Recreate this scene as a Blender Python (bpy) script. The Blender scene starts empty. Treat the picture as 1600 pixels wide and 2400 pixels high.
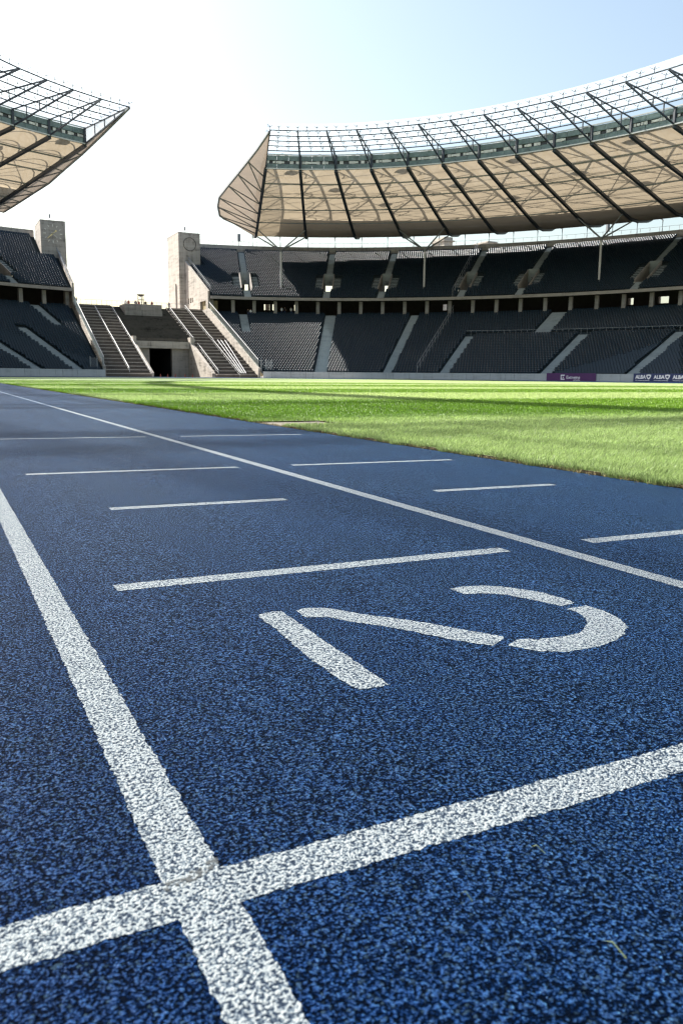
import bpy, math, random
import numpy as np
from mathutils import Vector, Matrix
random.seed(7)
rng = np.random.default_rng(11)
S = bpy.context.scene
COL = S.collection

# ------------------------------------------------------------------ camera
cam_d = bpy.data.cameras.new("camera")
cam = bpy.data.objects.new("camera", cam_d)
COL.objects.link(cam)
S.camera = cam
R_ = Vector((0.89208762, -0.45177154, 0.00906426))
U_ = Vector((0.06806602, 0.15418291, 0.98569501))
F_ = Vector((0.4467065, 0.87870934, -0.16829495))
CAM = Vector((-0.16643631, -0.57467134, 0.41735455))
cam.matrix_world = Matrix(((R_.x, U_.x, -F_.x, CAM.x), (R_.y, U_.y, -F_.y, CAM.y), (R_.z, U_.z, -F_.z, CAM.z), (0, 0, 0, 1)))
cam_d.sensor_fit = 'VERTICAL'
cam_d.sensor_height = 36.0
cam_d.lens = 36.0 * 1860.05 / 2400.0
cam_d.clip_start = 0.05
cam_d.clip_end = 4000
cam_d.dof.use_dof = True
cam_d.dof.focus_distance = 2.0
cam_d.dof.aperture_fstop = 11.0

# ------------------------------------------------------------------ light
SUN_EL, SUN_AZ = math.radians(43), math.radians(-64)   # late afternoon sun, ahead and to the left
sd = Vector((-math.cos(SUN_EL) * math.cos(SUN_AZ), -math.cos(SUN_EL) * math.sin(SUN_AZ), math.sin(SUN_EL)))
W = bpy.data.worlds.new("World")
S.world = W
W.use_nodes = True
nt = W.node_tree
bg = nt.nodes["Background"]
sky = nt.nodes.new("ShaderNodeTexSky")
sky.sky_type = 'NISHITA'
sky.sun_disc = False
sky.sun_elevation = SUN_EL
sky.sun_rotation = math.atan2(sd.x, sd.y)
sky.air_density = 1.4
sky.dust_density = 2.4
sky.ozone_density = 0.0
nt.links.new(sky.outputs[0], bg.inputs[0])
bg.inputs[1].default_value = 0.074
sun_d = bpy.data.lights.new("sun", 'SUN')
sun_d.energy = 4.8
sun_d.angle = math.radians(0.55)
sun_d.color = (1.0, 0.94, 0.86)
sun = bpy.data.objects.new("sun", sun_d)
COL.objects.link(sun)
sun.rotation_euler = sd.to_track_quat('Z', 'Y').to_euler()
S.view_settings.view_transform = 'Standard'
S.view_settings.look = 'None'
S.view_settings.gamma = 1.0
S.view_settings.use_curve_mapping = False
S.view_settings.exposure = 1.5
S.cycles.filter_width = 1.05
S.cycles.max_bounces = 8
S.cycles.transparent_max_bounces = 16
S.cycles.use_adaptive_sampling = True
S.cycles.sample_clamp_indirect = 6.0

# ------------------------------------------------------------------ materials
class N:
    def __init__(s, name):
        s.m = bpy.data.materials.new(name)
        s.m.use_nodes = True
        s.t = s.m.node_tree
        s.b = s.t.nodes["Principled BSDF"]
        s.out = s.t.nodes["Material Output"]
    def n(s, typ, **k):
        o = s.t.nodes.new(typ)
        for a, v in k.items():
            if a.startswith('i_'):
                key = a[2:]
                o.inputs[int(key) if key.isdigit() else key.replace('_', ' ')].default_value = v
            else:
                setattr(o, a, v)
        return o
    def l(s, a, b):
        s.t.links.new(a, b)

def ramp(M, src, stops):
    r = M.n("ShaderNodeValToRGB")
    e = r.color_ramp.elements
    while len(e) < len(stops):
        e.new(0.5)
    for i, (p, c) in enumerate(stops):
        e[i].position = p
        e[i].color = (*c, 1)
    M.l(src, r.inputs[0])
    return r

def plain(name, col, rough=0.6, metal=0.0, var=0.0, scale=2.0, bump=0.0, spec=0.5):
    M = N(name)
    M.b.inputs['Base Color'].default_value = (*col, 1)
    M.b.inputs['Roughness'].default_value = rough
    M.b.inputs['Metallic'].default_value = metal
    M.b.inputs['Specular IOR Level'].default_value = spec
    if var or bump:
        g = M.n("ShaderNodeNewGeometry")
        nz = M.n("ShaderNodeTexNoise", i_Scale=scale, i_Detail=6.0, i_Roughness=0.65)
        M.l(g.outputs['Position'], nz.inputs['Vector'])
        if var:
            a = tuple(c * (1 - var) for c in col)
            b = tuple(min(1, c * (1 + var)) for c in col)
            r = ramp(M, nz.outputs[0], [(0.3, a), (0.7, b)])
            M.l(r.outputs[0], M.b.inputs['Base Color'])
        if bump:
            bp = M.n("ShaderNodeBump", i_Strength=bump, i_Distance=0.05)
            M.l(nz.outputs[0], bp.inputs['Height'])
            M.l(bp.outputs[0], M.b.inputs['Normal'])
    return M.m

def concrete(name, col, stain=0.45):
    """weathered board-marked concrete: clouds, vertical run marks, courses"""
    M = N(name)
    M.b.inputs['Roughness'].default_value = 0.9
    M.b.inputs['Specular IOR Level'].default_value = 0.25
    g = M.n("ShaderNodeNewGeometry")
    n1 = M.n("ShaderNodeTexNoise", i_Scale=0.55, i_Detail=8.0, i_Roughness=0.7)
    M.l(g.outputs['Position'], n1.inputs['Vector'])
    mp = M.n("ShaderNodeMapping")
    mp.inputs['Scale'].default_value = (1.6, 1.6, 0.12)
    M.l(g.outputs['Position'], mp.inputs[0])
    n2 = M.n("ShaderNodeTexNoise", i_Scale=1.0, i_Detail=5.0, i_Roughness=0.6)
    M.l(mp.outputs[0], n2.inputs['Vector'])
    mp3 = M.n("ShaderNodeMapping")
    mp3.inputs['Scale'].default_value = (0.25, 0.25, 2.2)
    M.l(g.outputs['Position'], mp3.inputs[0])
    n3 = M.n("ShaderNodeTexNoise", i_Scale=1.0, i_Detail=3.0)
    M.l(mp3.outputs[0], n3.inputs['Vector'])
    ad = M.n("ShaderNodeMath", operation='ADD')
    M.l(n1.outputs[0], ad.inputs[0]); M.l(n2.outputs[0], ad.inputs[1])
    ad2 = M.n("ShaderNodeMath", operation='ADD')
    M.l(ad.outputs[0], ad2.inputs[0]); M.l(n3.outputs[0], ad2.inputs[1])
    dv = M.n("ShaderNodeMath", operation='DIVIDE', i_1=3.0)
    M.l(ad2.outputs[0], dv.inputs[0])
    lo = tuple(c * (1 - stain) for c in col)
    hi = tuple(min(1, c * (1 + stain * 0.45)) for c in col)
    r = ramp(M, dv.outputs[0], [(0.36, lo), (0.48, col), (0.64, hi)])
    M.l(r.outputs[0], M.b.inputs['Base Color'])
    n4 = M.n("ShaderNodeTexNoise", i_Scale=9.0, i_Detail=4.0)
    M.l(g.outputs['Position'], n4.inputs['Vector'])
    bp = M.n("ShaderNodeBump", i_Strength=0.35, i_Distance=0.04)
    M.l(n4.outputs[0], bp.inputs['Height'])
    M.l(bp.outputs[0], M.b.inputs['Normal'])
    return M.m

def tartan(name, painted=False):
    """spike-proof running track: granules of rubber, or white paint on them"""
    M = N(name)
    g = M.n("ShaderNodeNewGeometry")
    v = M.n("ShaderNodeTexVoronoi", i_Scale=380.0, i_Randomness=1.0)
    M.l(g.outputs['Position'], v.inputs['Vector'])
    n0 = M.n("ShaderNodeTexNoise", i_Scale=255.0, i_Detail=3.0, i_Roughness=0.62)
    M.l(g.outputs['Position'], n0.inputs['Vector'])
    n2 = M.n("ShaderNodeTexNoise", i_Scale=1.6, i_Detail=6.0, i_Roughness=0.85)
    M.l(g.outputs['Position'], n2.inputs['Vector'])
    # height: irregular torn crumbs of rubber
    h1 = M.n("ShaderNodeMath", operation='MULTIPLY', i_1=-0.32)
    M.l(v.outputs['Distance'], h1.inputs[0])
    h = M.n("ShaderNodeMath", operation='ADD')
    M.l(h1.outputs[0], h.inputs[0]); M.l(n0.outputs[0], h.inputs[1])
    hn = M.n("ShaderNodeMapRange", i_1=0.12, i_2=0.64)
    M.l(h.outputs[0], hn.inputs[0])
    bp = M.n("ShaderNodeBump", i_Strength=1.0, i_Distance=0.008)
    M.l(h.outputs[0], bp.inputs['Height'])
    M.l(bp.outputs[0], M.b.inputs['Normal'])
    if painted:
        M.b.inputs['Roughness'].default_value = 0.6
        M.b.inputs['Specular IOR Level'].default_value = 0.35
        r = ramp(M, hn.outputs[0], [(0.24, (0.008, 0.025, 0.06)), (0.35, (0.15, 0.2, 0.26)), (0.46, (0.45, 0.48, 0.5)), (1.0, (0.6, 0.625, 0.635))])
        M.l(r.outputs[0], M.b.inputs['Base Color'])
    else:
        M.b.inputs['Roughness'].default_value = 0.5
        sl = M.n("ShaderNodeMapRange", i_1=0.42, i_2=0.75, i_3=0.03, i_4=0.5)      # occlusion in the hollows between the crumbs put into the shine
        M.l(hn.outputs[0], sl.inputs[0])
        M.l(sl.outputs[0], M.b.inputs['Specular IOR Level'])
        M.b.inputs['Specular Tint'].default_value = (0.25, 0.6, 1, 1)
        sw = M.n("ShaderNodeMapRange", i_1=0.45, i_2=0.78, i_3=0.02, i_4=0.85)
        M.l(hn.outputs[0], sw.inputs[0])
        M.l(sw.outputs[0], M.b.inputs['Sheen Weight'])
        cw = M.n("ShaderNodeMapRange", i_1=0.5, i_2=0.75, i_3=0.0, i_4=0.9)      # low sun glints on the crumb tops imitated by a coat
        M.l(hn.outputs[0], cw.inputs[0])
        M.l(cw.outputs[0], M.b.inputs['Coat Weight'])
        M.b.inputs['Coat Roughness'].default_value = 0.28
        M.b.inputs['Coat IOR'].default_value = 1.45
        M.b.inputs['Coat Tint'].default_value = (0.55, 0.78, 1, 1)
        M.l(bp.outputs[0], M.b.inputs['Coat Normal'])
        M.b.inputs['Sheen Roughness'].default_value = 0.14
        M.b.inputs['Sheen Tint'].default_value = (0.22, 0.56, 1, 1)
        r = ramp(M, hn.outputs[0], [(0.3, (0.0002, 0.0018, 0.008)), (0.48, (0.0005, 0.0135, 0.066)), (0.64, (0.001, 0.036, 0.155)), (0.84, (0.01, 0.092, 0.27))])  # shade of the hollows put into the blue, crumb tops paler
        hs = M.n("ShaderNodeHueSaturation")
        n5 = M.n("ShaderNodeTexNoise", i_Scale=48.0, i_Detail=3.0, i_Roughness=0.7)
        M.l(g.outputs['Position'], n5.inputs['Vector'])
        av = M.n("ShaderNodeMath", operation='MULTIPLY_ADD', i_1=0.5)
        M.l(n5.outputs[0], av.inputs[0])
        hv = M.n("ShaderNodeMath", operation='MULTIPLY', i_1=0.5)
        M.l(n2.outputs[0], hv.inputs[0]); M.l(hv.outputs[0], av.inputs[2])
        mr = M.n("ShaderNodeMapRange", i_1=0.36, i_2=0.64, i_3=0.62, i_4=1.38)
        M.l(av.outputs[0], mr.inputs[0])
        M.l(mr.outputs[0], hs.inputs['Value'])
        M.l(r.outputs[0], hs.inputs['Color'])
        # a few pale granules
        wn = M.n("ShaderNodeTexVoronoi", i_Scale=380.0)
        M.l(g.outputs['Position'], wn.inputs['Vector'])
        sp = M.n("ShaderNodeSeparateColor")
        M.l(wn.outputs['Color'], sp.inputs[0])
        gt = M.n("ShaderNodeMath", operation='GREATER_THAN', i_1=0.93)
        M.l(sp.outputs[0], gt.inputs[0])
        mu = M.n("ShaderNodeMath", operation='MULTIPLY', i_1=0.22)
        M.l(gt.outputs[0], mu.inputs[0])
        mx = M.n("ShaderNodeMix", data_type='RGBA')
        M.l(mu.outputs[0], mx.inputs[0])
        M.l(hs.outputs[0], mx.inputs[6])
        mx.inputs[7].default_value = (0.13, 0.24, 0.38, 1)
        M.l(mx.outputs[2], M.b.inputs['Base Color'])
    return M.m

STRIPE = 5.83
def grass_mat(name, blade):
    M = N(name)
    g = M.n("ShaderNodeNewGeometry")
    sp = M.n("ShaderNodeSeparateXYZ")
    M.l(g.outputs['Position'], sp.inputs[0])
    # mown bands across the pitch, sheen of the leaning blades painted as two greens
    wob = M.n("ShaderNodeTexNoise", i_Scale=0.5, i_Detail=4.0)
    M.l(g.outputs['Position'], wob.inputs['Vector'])
    wm = M.n("ShaderNodeMath", operation='MULTIPLY_ADD', i_1=1.1, i_2=-0.55)
    M.l(wob.outputs[0], wm.inputs[0])
    yy = M.n("ShaderNodeMath", operation='ADD')
    M.l(sp.outputs[1], yy.inputs[0]); M.l(wm.outputs[0], yy.inputs[1])
    y1 = M.n("ShaderNodeMath", operation='MULTIPLY_ADD', i_1=math.pi / STRIPE, i_2=-6.7 * math.pi / STRIPE)
    M.l(yy.outputs[0], y1.inputs[0])
    sn = M.n("ShaderNodeMath", operation='SINE')
    M.l(y1.outputs[0], sn.inputs[0])
    mr = M.n("ShaderNodeMapRange", i_1=-0.35, i_2=0.35, i_3=1.0, i_4=0.0)
    M.l(sn.outputs[0], mr.inputs[0])
    a, b = ((0.17, 0.31, 0.018), (0.34, 0.44, 0.165)) if blade else ((0.12, 0.2, 0.016), (0.3, 0.34, 0.15))
    mx = M.n("ShaderNodeMix", data_type='RGBA')
    M.l(mr.outputs[0], mx.inputs[0])
    mx.inputs[6].default_value = (*a, 1)
    mx.inputs[7].default_value = (*b, 1)
    nz = M.n("ShaderNodeTexNoise", i_Scale=(3.0 if blade else 22.0), i_Detail=7.0, i_Roughness=0.75)
    M.l(g.outputs['Position'], nz.inputs['Vector'])
    vr = M.n("ShaderNodeMapRange", i_1=0.3, i_2=0.7, i_3=0.7, i_4=1.3)
    M.l(nz.outputs[0], vr.inputs[0])
    hs = M.n("ShaderNodeHueSaturation")
    M.l(mx.outputs[2], hs.inputs['Color'])
    last = hs.outputs[0]
    if blade:
        at = M.n("ShaderNodeAttribute", attribute_name="tint")
        mm = M.n("ShaderNodeMath", operation='MULTIPLY')
        M.l(vr.outputs[0], mm.inputs[0]); M.l(at.outputs['Fac'], mm.inputs[1])
        M.l(mm.outputs[0], hs.inputs['Value'])
        M.b.inputs['Roughness'].default_value = 0.45
        M.b.inputs['Specular IOR Level'].default_value = 0.4
        tr = M.n("ShaderNodeBsdfTranslucent")
        M.l(last, tr.inputs[0])
        ms = M.n("ShaderNodeMixShader", i_0=0.45)
        M.l(M.b.outputs[0], ms.inputs[1]); M.l(tr.outputs[0], ms.inputs[2])
        M.l(ms.outputs[0], M.out.inputs[0])
    else:
        M.l(vr.outputs[0], hs.inputs['Value'])
        M.b.inputs['Roughness'].default_value = 0.55
        M.b.inputs['Specular IOR Level'].default_value = 0.45
        M.b.inputs['Sheen Weight'].default_value = 0.35
        M.b.inputs['Sheen Roughness'].default_value = 0.5
        M.b.inputs['Sheen Tint'].default_value = (0.8, 1.0, 0.5, 1)
        bp = M.n("ShaderNodeBump", i_Strength=0.8, i_Distance=0.06)
        M.l(nz.outputs[0], bp.inputs['Height'])
        M.l(bp.outputs[0], M.b.inputs['Normal'])
    M.l(last, M.b.inputs['Base Color'])
    return M.m

def membrane(name, col, transp, transl):
    M = N(name)
    M.t.nodes.remove(M.b)
    g = M.n("ShaderNodeNewGeometry")
    nz = M.n("ShaderNodeTexNoise", i_Scale=0.35, i_Detail=5.0, i_Roughness=0.6)
    M.l(g.outputs['Position'], nz.inputs['Vector'])
    r = ramp(M, nz.outputs[0], [(0.3, tuple(c * 0.86 for c in col)), (0.7, col)])
    d = M.n("ShaderNodeBsdfDiffuse")
    t = M.n("ShaderNodeBsdfTranslucent")
    M.l(r.outputs[0], d.inputs[0]); M.l(r.outputs[0], t.inputs[0])
    m1 = M.n("ShaderNodeMixShader", i_0=transl)
    M.l(d.outputs[0], m1.inputs[1]); M.l(t.outputs[0], m1.inputs[2])
    tp = M.n("ShaderNodeBsdfTransparent")
    m2 = M.n("ShaderNodeMixShader", i_0=transp)
    M.l(m1.outputs[0], m2.inputs[1]); M.l(tp.outputs[0], m2.inputs[2])
    M.l(m2.outputs[0], M.out.inputs[0])
    return M.m

def glass(name, tint, clear=0.9, milk=0.0):
    M = N(name)
    M.t.nodes.remove(M.b)
    tp = M.n("ShaderNodeBsdfTransparent")
    tp.inputs[0].default_value = (*tint, 1)
    gl = M.n("ShaderNodeBsdfGlossy", i_Roughness=0.08)
    df = M.n("ShaderNodeBsdfTranslucent")
    df.inputs[0].default_value = (0.9, 0.91, 0.9, 1)
    m0 = M.n("ShaderNodeMixShader", i_0=milk)
    M.l(gl.outputs[0], m0.inputs[1]); M.l(df.outputs[0], m0.inputs[2])
    m = M.n("ShaderNodeMixShader", i_0=clear)
    M.l(m0.outputs[0], m.inputs[1]); M.l(tp.outputs[0], m.inputs[2])
    M.l(m.outputs[0], M.out.inputs[0])
    return M.m

M_TRACK = tartan("blue_track_rubber")
M_PAINT = tartan("white_track_paint", True)
M_FARLINE = plain('far_line_paint', (0.05, 0.1, 0.18), .6, var=.7, scale=5.0)  # darker, bluer colour for the far stretch of the lane lines
M_GRASS = grass_mat("mown_turf", False)
M_BLADE = grass_mat("grass_blade", True)
M_SOIL = plain("soil", (0.07, 0.045, 0.025), 0.95, var=0.5, scale=40, bump=0.6)
M_STRAW = plain("dry_grass", (0.32, 0.25, 0.12), 0.8, var=0.4, scale=30)
M_SLAB = plain("sandy_slab", (0.27, 0.225, 0.175), 0.9, var=0.2, scale=25, bump=0.3)
M_CONC = concrete("tower_concrete", (0.37, 0.345, 0.31), 0.62)
M_CONCD = concrete("grey_concrete", (0.3, 0.285, 0.265), 0.35)
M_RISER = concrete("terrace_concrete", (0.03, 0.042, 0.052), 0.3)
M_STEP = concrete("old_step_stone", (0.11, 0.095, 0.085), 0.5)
M_LITEDGE = concrete("lit_step_edge", (0.36, 0.33, 0.3), 0.4)  # light caught on the step edges, put into the colour as paler stone
M_MOSS = concrete("mossy_stone", (0.075, 0.07, 0.062), 0.6)
M_AISLE = concrete("aisle_concrete", (0.27, 0.31, 0.335), 0.25)
M_WALLP = concrete("wall_panel_concrete", (0.38, 0.42, 0.44), 0.25)
M_FLOOR = concrete("forecourt_paving", (0.45, 0.4, 0.37), 0.2)
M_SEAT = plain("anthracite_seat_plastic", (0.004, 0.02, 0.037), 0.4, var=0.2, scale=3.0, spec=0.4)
M_STEEL = plain("dark_blue_steel", (0.025, 0.035, 0.052), 0.5, var=0.2, scale=2.0)
M_GALV = plain("galvanised_steel", (0.36, 0.37, 0.38), 0.45, 0.5, var=0.15, scale=6.0)
M_GREYST = plain("grey_painted_steel", (0.2, 0.22, 0.24), 0.45, var=0.15, scale=3.0)
M_POLE = plain("pale_painted_steel", (0.5, 0.52, 0.54), 0.4, var=0.12, scale=3.0)
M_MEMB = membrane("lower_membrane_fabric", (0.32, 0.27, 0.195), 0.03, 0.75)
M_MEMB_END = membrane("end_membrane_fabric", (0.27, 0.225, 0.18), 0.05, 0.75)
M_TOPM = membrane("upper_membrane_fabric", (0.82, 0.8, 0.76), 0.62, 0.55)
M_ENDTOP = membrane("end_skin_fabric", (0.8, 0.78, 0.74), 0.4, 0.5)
M_SHEET = plain("roof_edge_sheet", (0.45, 0.45, 0.45), 0.5, var=0.1)
M_GLASS = glass("roof_glass", (0.95, 0.98, 0.98), 0.85, 0.85)
M_RAILGL = glass("railing_glass", (0.8, 0.9, 0.9), 0.55, 0.8)
M_TEAL = plain("green_glass_panel", (0.1, 0.15, 0.15), 0.25, var=0.35, scale=1.2, spec=0.6)
M_SLOT = plain("lamp_slot_black", (0.03, 0.035, 0.04), 0.5)
M_LAMP = plain("lamp_housing", (0.55, 0.56, 0.55), 0.35, var=0.3, scale=2.0)
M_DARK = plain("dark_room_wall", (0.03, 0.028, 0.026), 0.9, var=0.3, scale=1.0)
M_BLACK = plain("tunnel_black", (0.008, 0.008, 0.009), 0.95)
M_BRASS = plain("gilded_metal", (0.75, 0.6, 0.3), 0.35, 0.7)
M_HOUR = plain("clock_mark_metal", (0.75, 0.73, 0.66), 0.4, 0.2)
M_IRON = plain("dark_iron", (0.05, 0.045, 0.045), 0.6, 0.3)
M_PURPLE = plain("purple_board_print", (0.075, 0.018, 0.11), 0.55)
M_NAVY = plain("navy_board_print", (0.02, 0.035, 0.12), 0.55)
M_WHITE = plain("white_lettering", (0.8, 0.82, 0.85), 0.5)
M_GROUND = plain("outer_ground", (0.22, 0.2, 0.17), 0.95, var=0.2, scale=0.05)

# ------------------------------------------------------------------ mesh helpers
class MB:
    def __init__(s):
        s.v = []; s.f = []; s.mi = []
    def add(s, vs, fs, mi=0):
        o = len(s.v)
        s.v += [tuple(map(float, p)) for p in vs]
        s.f += [tuple(o + i for i in f) for f in fs]
        s.mi += [mi] * len(fs)
        return s
    def quad(s, a, b, c, d, mi=0):
        return s.add([a, b, c, d], [(0, 1, 2, 3)], mi)
    def box(s, x0, x1, y0, y1, z0, z1, mi=0):
        return s.hexa([(x0, y0, z0), (x1, y0, z0), (x1, y1, z0), (x0, y1, z0)], [(x0, y0, z1), (x1, y0, z1), (x1, y1, z1), (x0, y1, z1)], mi)
    def hexa(s, lo, hi, mi=0):
        return s.add(list(lo) + list(hi), [(3, 2, 1, 0), (4, 5, 6, 7), (0, 1, 5, 4), (1, 2, 6, 5), (2, 3, 7, 6), (3, 0, 4, 7)], mi)
    def beam(s, p, q, w, h=None, up=(0, 0, 1), mi=0):
        p = Vector(p); q = Vector(q); h = h or w
        d = (q - p)
        if d.length < 1e-6:
            return s
        d.normalize()
        u = Vector(up)
        a = d.cross(u)
        if a.length < 1e-3:
            a = d.cross(Vector((1, 0, 0)))
        a.normalize()
        b = a.cross(d)
        a *= w / 2; b *= h / 2
        return s.hexa([p - a - b, p + a - b, p + a + b, p - a + b], [q - a - b, q + a - b, q + a + b, q - a + b], mi)
    def path(s, pts, w, h=None, mi=0):
        for i in range(len(pts) - 1):
            s.beam(pts[i], pts[i + 1], w, h, mi=mi)
        return s
    def tube(s, pts, rad, n=8, mi=0, cap=True):
        """pts: list of points, rad: number or list; a round tapered tube"""
        pts = [Vector(p) for p in pts]
        if not isinstance(rad, (list, tuple)):
            rad = [rad] * len(pts)
        rings = []
        for i, p in enumerate(pts):
            d = (pts[min(i + 1, len(pts) - 1)] - pts[max(i - 1, 0)]).normalized()
            a = d.cross(Vector((0, 0, 1)))
            if a.length < 1e-3:
                a = Vector((1, 0, 0))
            a.normalize(); b = a.cross(d)
            rings.append([p + (a * math.cos(2 * math.pi * k / n) + b * math.sin(2 * math.pi * k / n)) * rad[i] for k in range(n)])
        vs = [v for r in rings for v in r]
        fs = []
        for i in range(len(pts) - 1):
            for k in range(n):
                fs.append((i * n + k, i * n + (k + 1) % n, (i + 1) * n + (k + 1) % n, (i + 1) * n + k))
        if cap:
            fs.append(tuple(range(n - 1, -1, -1)))
            fs.append(tuple((len(pts) - 1) * n + k for k in range(n)))
        return s.add(vs, fs, mi)
    def build(s, name, mats, parent=None, smooth=False, origin=None):
        me = bpy.data.meshes.new(name)
        v = s.v
        if origin is not None:
            v = [(a - origin[0], b - origin[1], c - origin[2]) for a, b, c in v]
        me.from_pydata(v, [], s.f)
        mats = mats if isinstance(mats, (list, tuple)) else [mats]
        for m in mats:
            me.materials.append(m)
        if len(mats) > 1:
            me.polygons.foreach_set('material_index', s.mi)
        if smooth:
            me.shade_smooth()
        o = bpy.data.objects.new(name, me)
        COL.objects.link(o)
        if origin is not None:
            o.location = origin
        if parent:
            o.parent = parent
            if origin is not None:
                o.location = Vector(origin) - parent.location
            else:
                o.location = -parent.location
        return o

def tag(o, label=None, cat=None, group=None, kind=None):
    for k, v in (('label', label), ('category', cat), ('group', group), ('kind', kind)):
        if v:
            o[k] = v
    return o
def thing(name, label, cat, loc=(0, 0, 0), group=None):
    o = bpy.data.objects.new(name, None)
    o.empty_display_size = 0.3
    COL.objects.link(o)
    o.location = loc
    return tag(o, label, cat, group)
def np_mesh(name, verts, quads, mat, parent=None):
    """fast mesh from arrays (all quads)"""
    me = bpy.data.meshes.new(name)
    nv, nf = len(verts), len(quads)
    me.vertices.add(nv)
    me.vertices.foreach_set('co', np.asarray(verts, np.float32).ravel())
    k = quads.shape[1]
    me.loops.add(nf * k)
    me.loops.foreach_set('vertex_index', np.asarray(quads, np.int32).ravel())
    me.polygons.add(nf)
    me.polygons.foreach_set('loop_start', np.arange(0, nf * k, k, dtype=np.int32))
    me.update(calc_edges=True)
    me.materials.append(mat)
    o = bpy.data.objects.new(name, me)
    COL.objects.link(o)
    if parent:
        o.parent = parent
        o.location = -parent.location
    return o
def share(o, loc=None, mw=None, parent=None, name=None):
    c = o.copy()
    if name:
        c.name = name
    COL.objects.link(c)
    c.parent = parent
    if mw is not None:
        c.matrix_basis = mw
    if loc is not None:
        c.location = loc
    return c

# ------------------------------------------------------------------ stadium plan (an oval; t runs round it, d is the distance outwards)
AX, YC, QB = 38.94, 56.85, 109.46
def E(t, d, z, a=89.35, side=1):
    nx, ny = math.cos(t) / a, math.sin(t) / QB
    l = math.hypot(nx, ny)
    return Vector((AX + side * (a * math.cos(t) + d * nx / l), YC + QB * math.sin(t) + d * ny / l, z))
def NRM(t, a=89.35, side=1):
    nx, ny = math.cos(t) / a, math.sin(t) / QB
    l = math.hypot(nx, ny)
    return Vector((side * nx / l, ny / l, 0))
def gpt(px, py):
    """only used for tables below: ground spot (track plane z=-0.01x) seen at a spot of a 1600x2400 frame"""
    d = F_ + R_ * ((px - 800) / 1860.05) - U_ * ((py - 1200) / 1860.05)
    t = -(CAM.z + .01 * CAM.x) / (d.z + .01 * d.x)
    return CAM + d * t

# ================================================================== GROUND, TRACK, TURF
def disc(name, r, z, mat, n=96, c=(AX, YC)):
    m = MB()
    m.add([(c[0] + r * math.cos(2 * math.pi * k / n), c[1] + r * math.sin(2 * math.pi * k / n), z) for k in range(n)], [tuple(range(n))])
    return m.build(name, mat)
tag(disc('ground', 2500, -0.35, M_GROUND), kind='structure')
m = MB()
ns = 120
ring = [(2 * math.pi * k / ns) for k in range(ns)]
pts = [E(t, -28.9, -0.10) for t in ring]
m.add(pts, [tuple(range(ns))])
tag(m.build('stadium_floor', M_FLOOR), kind='structure')

GX = 2.554            # inner edge of the track
GZ = -0.0255
CY = 88.0             # where the bend begins
RAD = AX - GX
def track_loop(o, y0=-16.0):
    """points along the track at offset o outwards from the inner edge"""
    z = GZ + 0.01 * o
    L = [(GX - o, y, z) for y in np.linspace(y0, CY, 40)]
    for k in range(1, 61):
        a = math.pi * k / 60
        L.append((AX - (RAD + o) * math.cos(a), CY + (RAD + o) * math.sin(a), z))
    L += [(AX + RAD + o, y, z) for y in np.linspace(CY, y0, 40)[1:]]
    return L
m = MB()
la, lb = track_loop(0.0), track_loop(9.86)
n_ = len(la)
m.add(la + lb, [(i, i + 1, n_ + i + 1, n_ + i) for i in range(n_ - 1)])
track = tag(m.build('running_track', M_TRACK), kind='structure')
LIFT = 0.0006
def tz(x):
    return -0.01 * x + LIFT
def flat(name, poly, parent=track):
    m = MB()
    m.add([(x, y, tz(x)) for x, y in poly], [tuple(range(len(poly)))])
    return m.build(name, M_PAINT, parent)
def rough_strip(name, x0, x1, y0, y1, step=0.006, parent=track, lift=0.0):
    """a painted bar across the lane whose edges follow the granules"""
    n = max(2, int((x1 - x0) / step))
    xs = np.linspace(x0, x1, n + 1)
    j = lambda: rng.normal(0, 0.0011, n + 1).clip(-.003, .003)
    ya, yb = y0 + j(), y1 + j()
    V = [(x, y, tz(x) + lift) for x, y in zip(xs, ya)] + [(x, y, tz(x) + lift) for x, y in zip(xs, yb)]
    m = MB()
    m.add(V, [(i, i + 1, n + 2 + i, n + 1 + i) for i in range(n)])
    return m.build(name, M_PAINT, parent)
def ragged(poly, step=0.006, amp=0.0011):
    out = []
    for (xa, ya), (xb, yb) in zip(poly, poly[1:] + poly[:1]):
        L = math.hypot(xb - xa, yb - ya)
        n = max(1, int(L / step))
        for i in range(n):
            u = i / n
            out.append((xa + (xb - xa) * u + random.gauss(0, amp), ya + (yb - ya) * u + random.gauss(0, amp)))
    return out
for k in range(-6, 2):      # lane lines
    off = GX - 1.22 * k
    o1, o2 = off - 0.025, off + 0.025
    A, B = track_loop(o1), track_loop(o2)
    if k in (0, 1, -1):       # near lines: edges follow the granules
        ys = np.concatenate([np.arange(-1.2, 3.4, 0.006)])
        def fine(L, o):
            x = GX - o
            mid = [(x + max(-.003, min(.003, random.gauss(0, .0011))), y, GZ + .01 * o) for y in ys]
            return [p for p in L[:40] if p[1] < -1.2] + mid + [p for p in L[:40] if p[1] > 3.4] + L[40:]
        A, B = fine(A, o1), fine(B, o2)
    cut = next(i for i, p in enumerate(A) if p[1] > 9.5)
    for nm, i0, i1, mt in (('lane_line', 0, cut, M_PAINT), ('far_lane_line', cut, len(A) - 1, M_FARLINE)):
        P0, P1 = A[i0:i1 + 1], B[i0:i1 + 1]
        n_ = len(P0)
        m = MB()
        m.add([(x, y, z + LIFT) for x, y, z in P0 + P1], [(i, i + 1, n_ + i + 1, n_ + i) for i in range(n_ - 1)])
        m.build(nm, mt, track)
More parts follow.
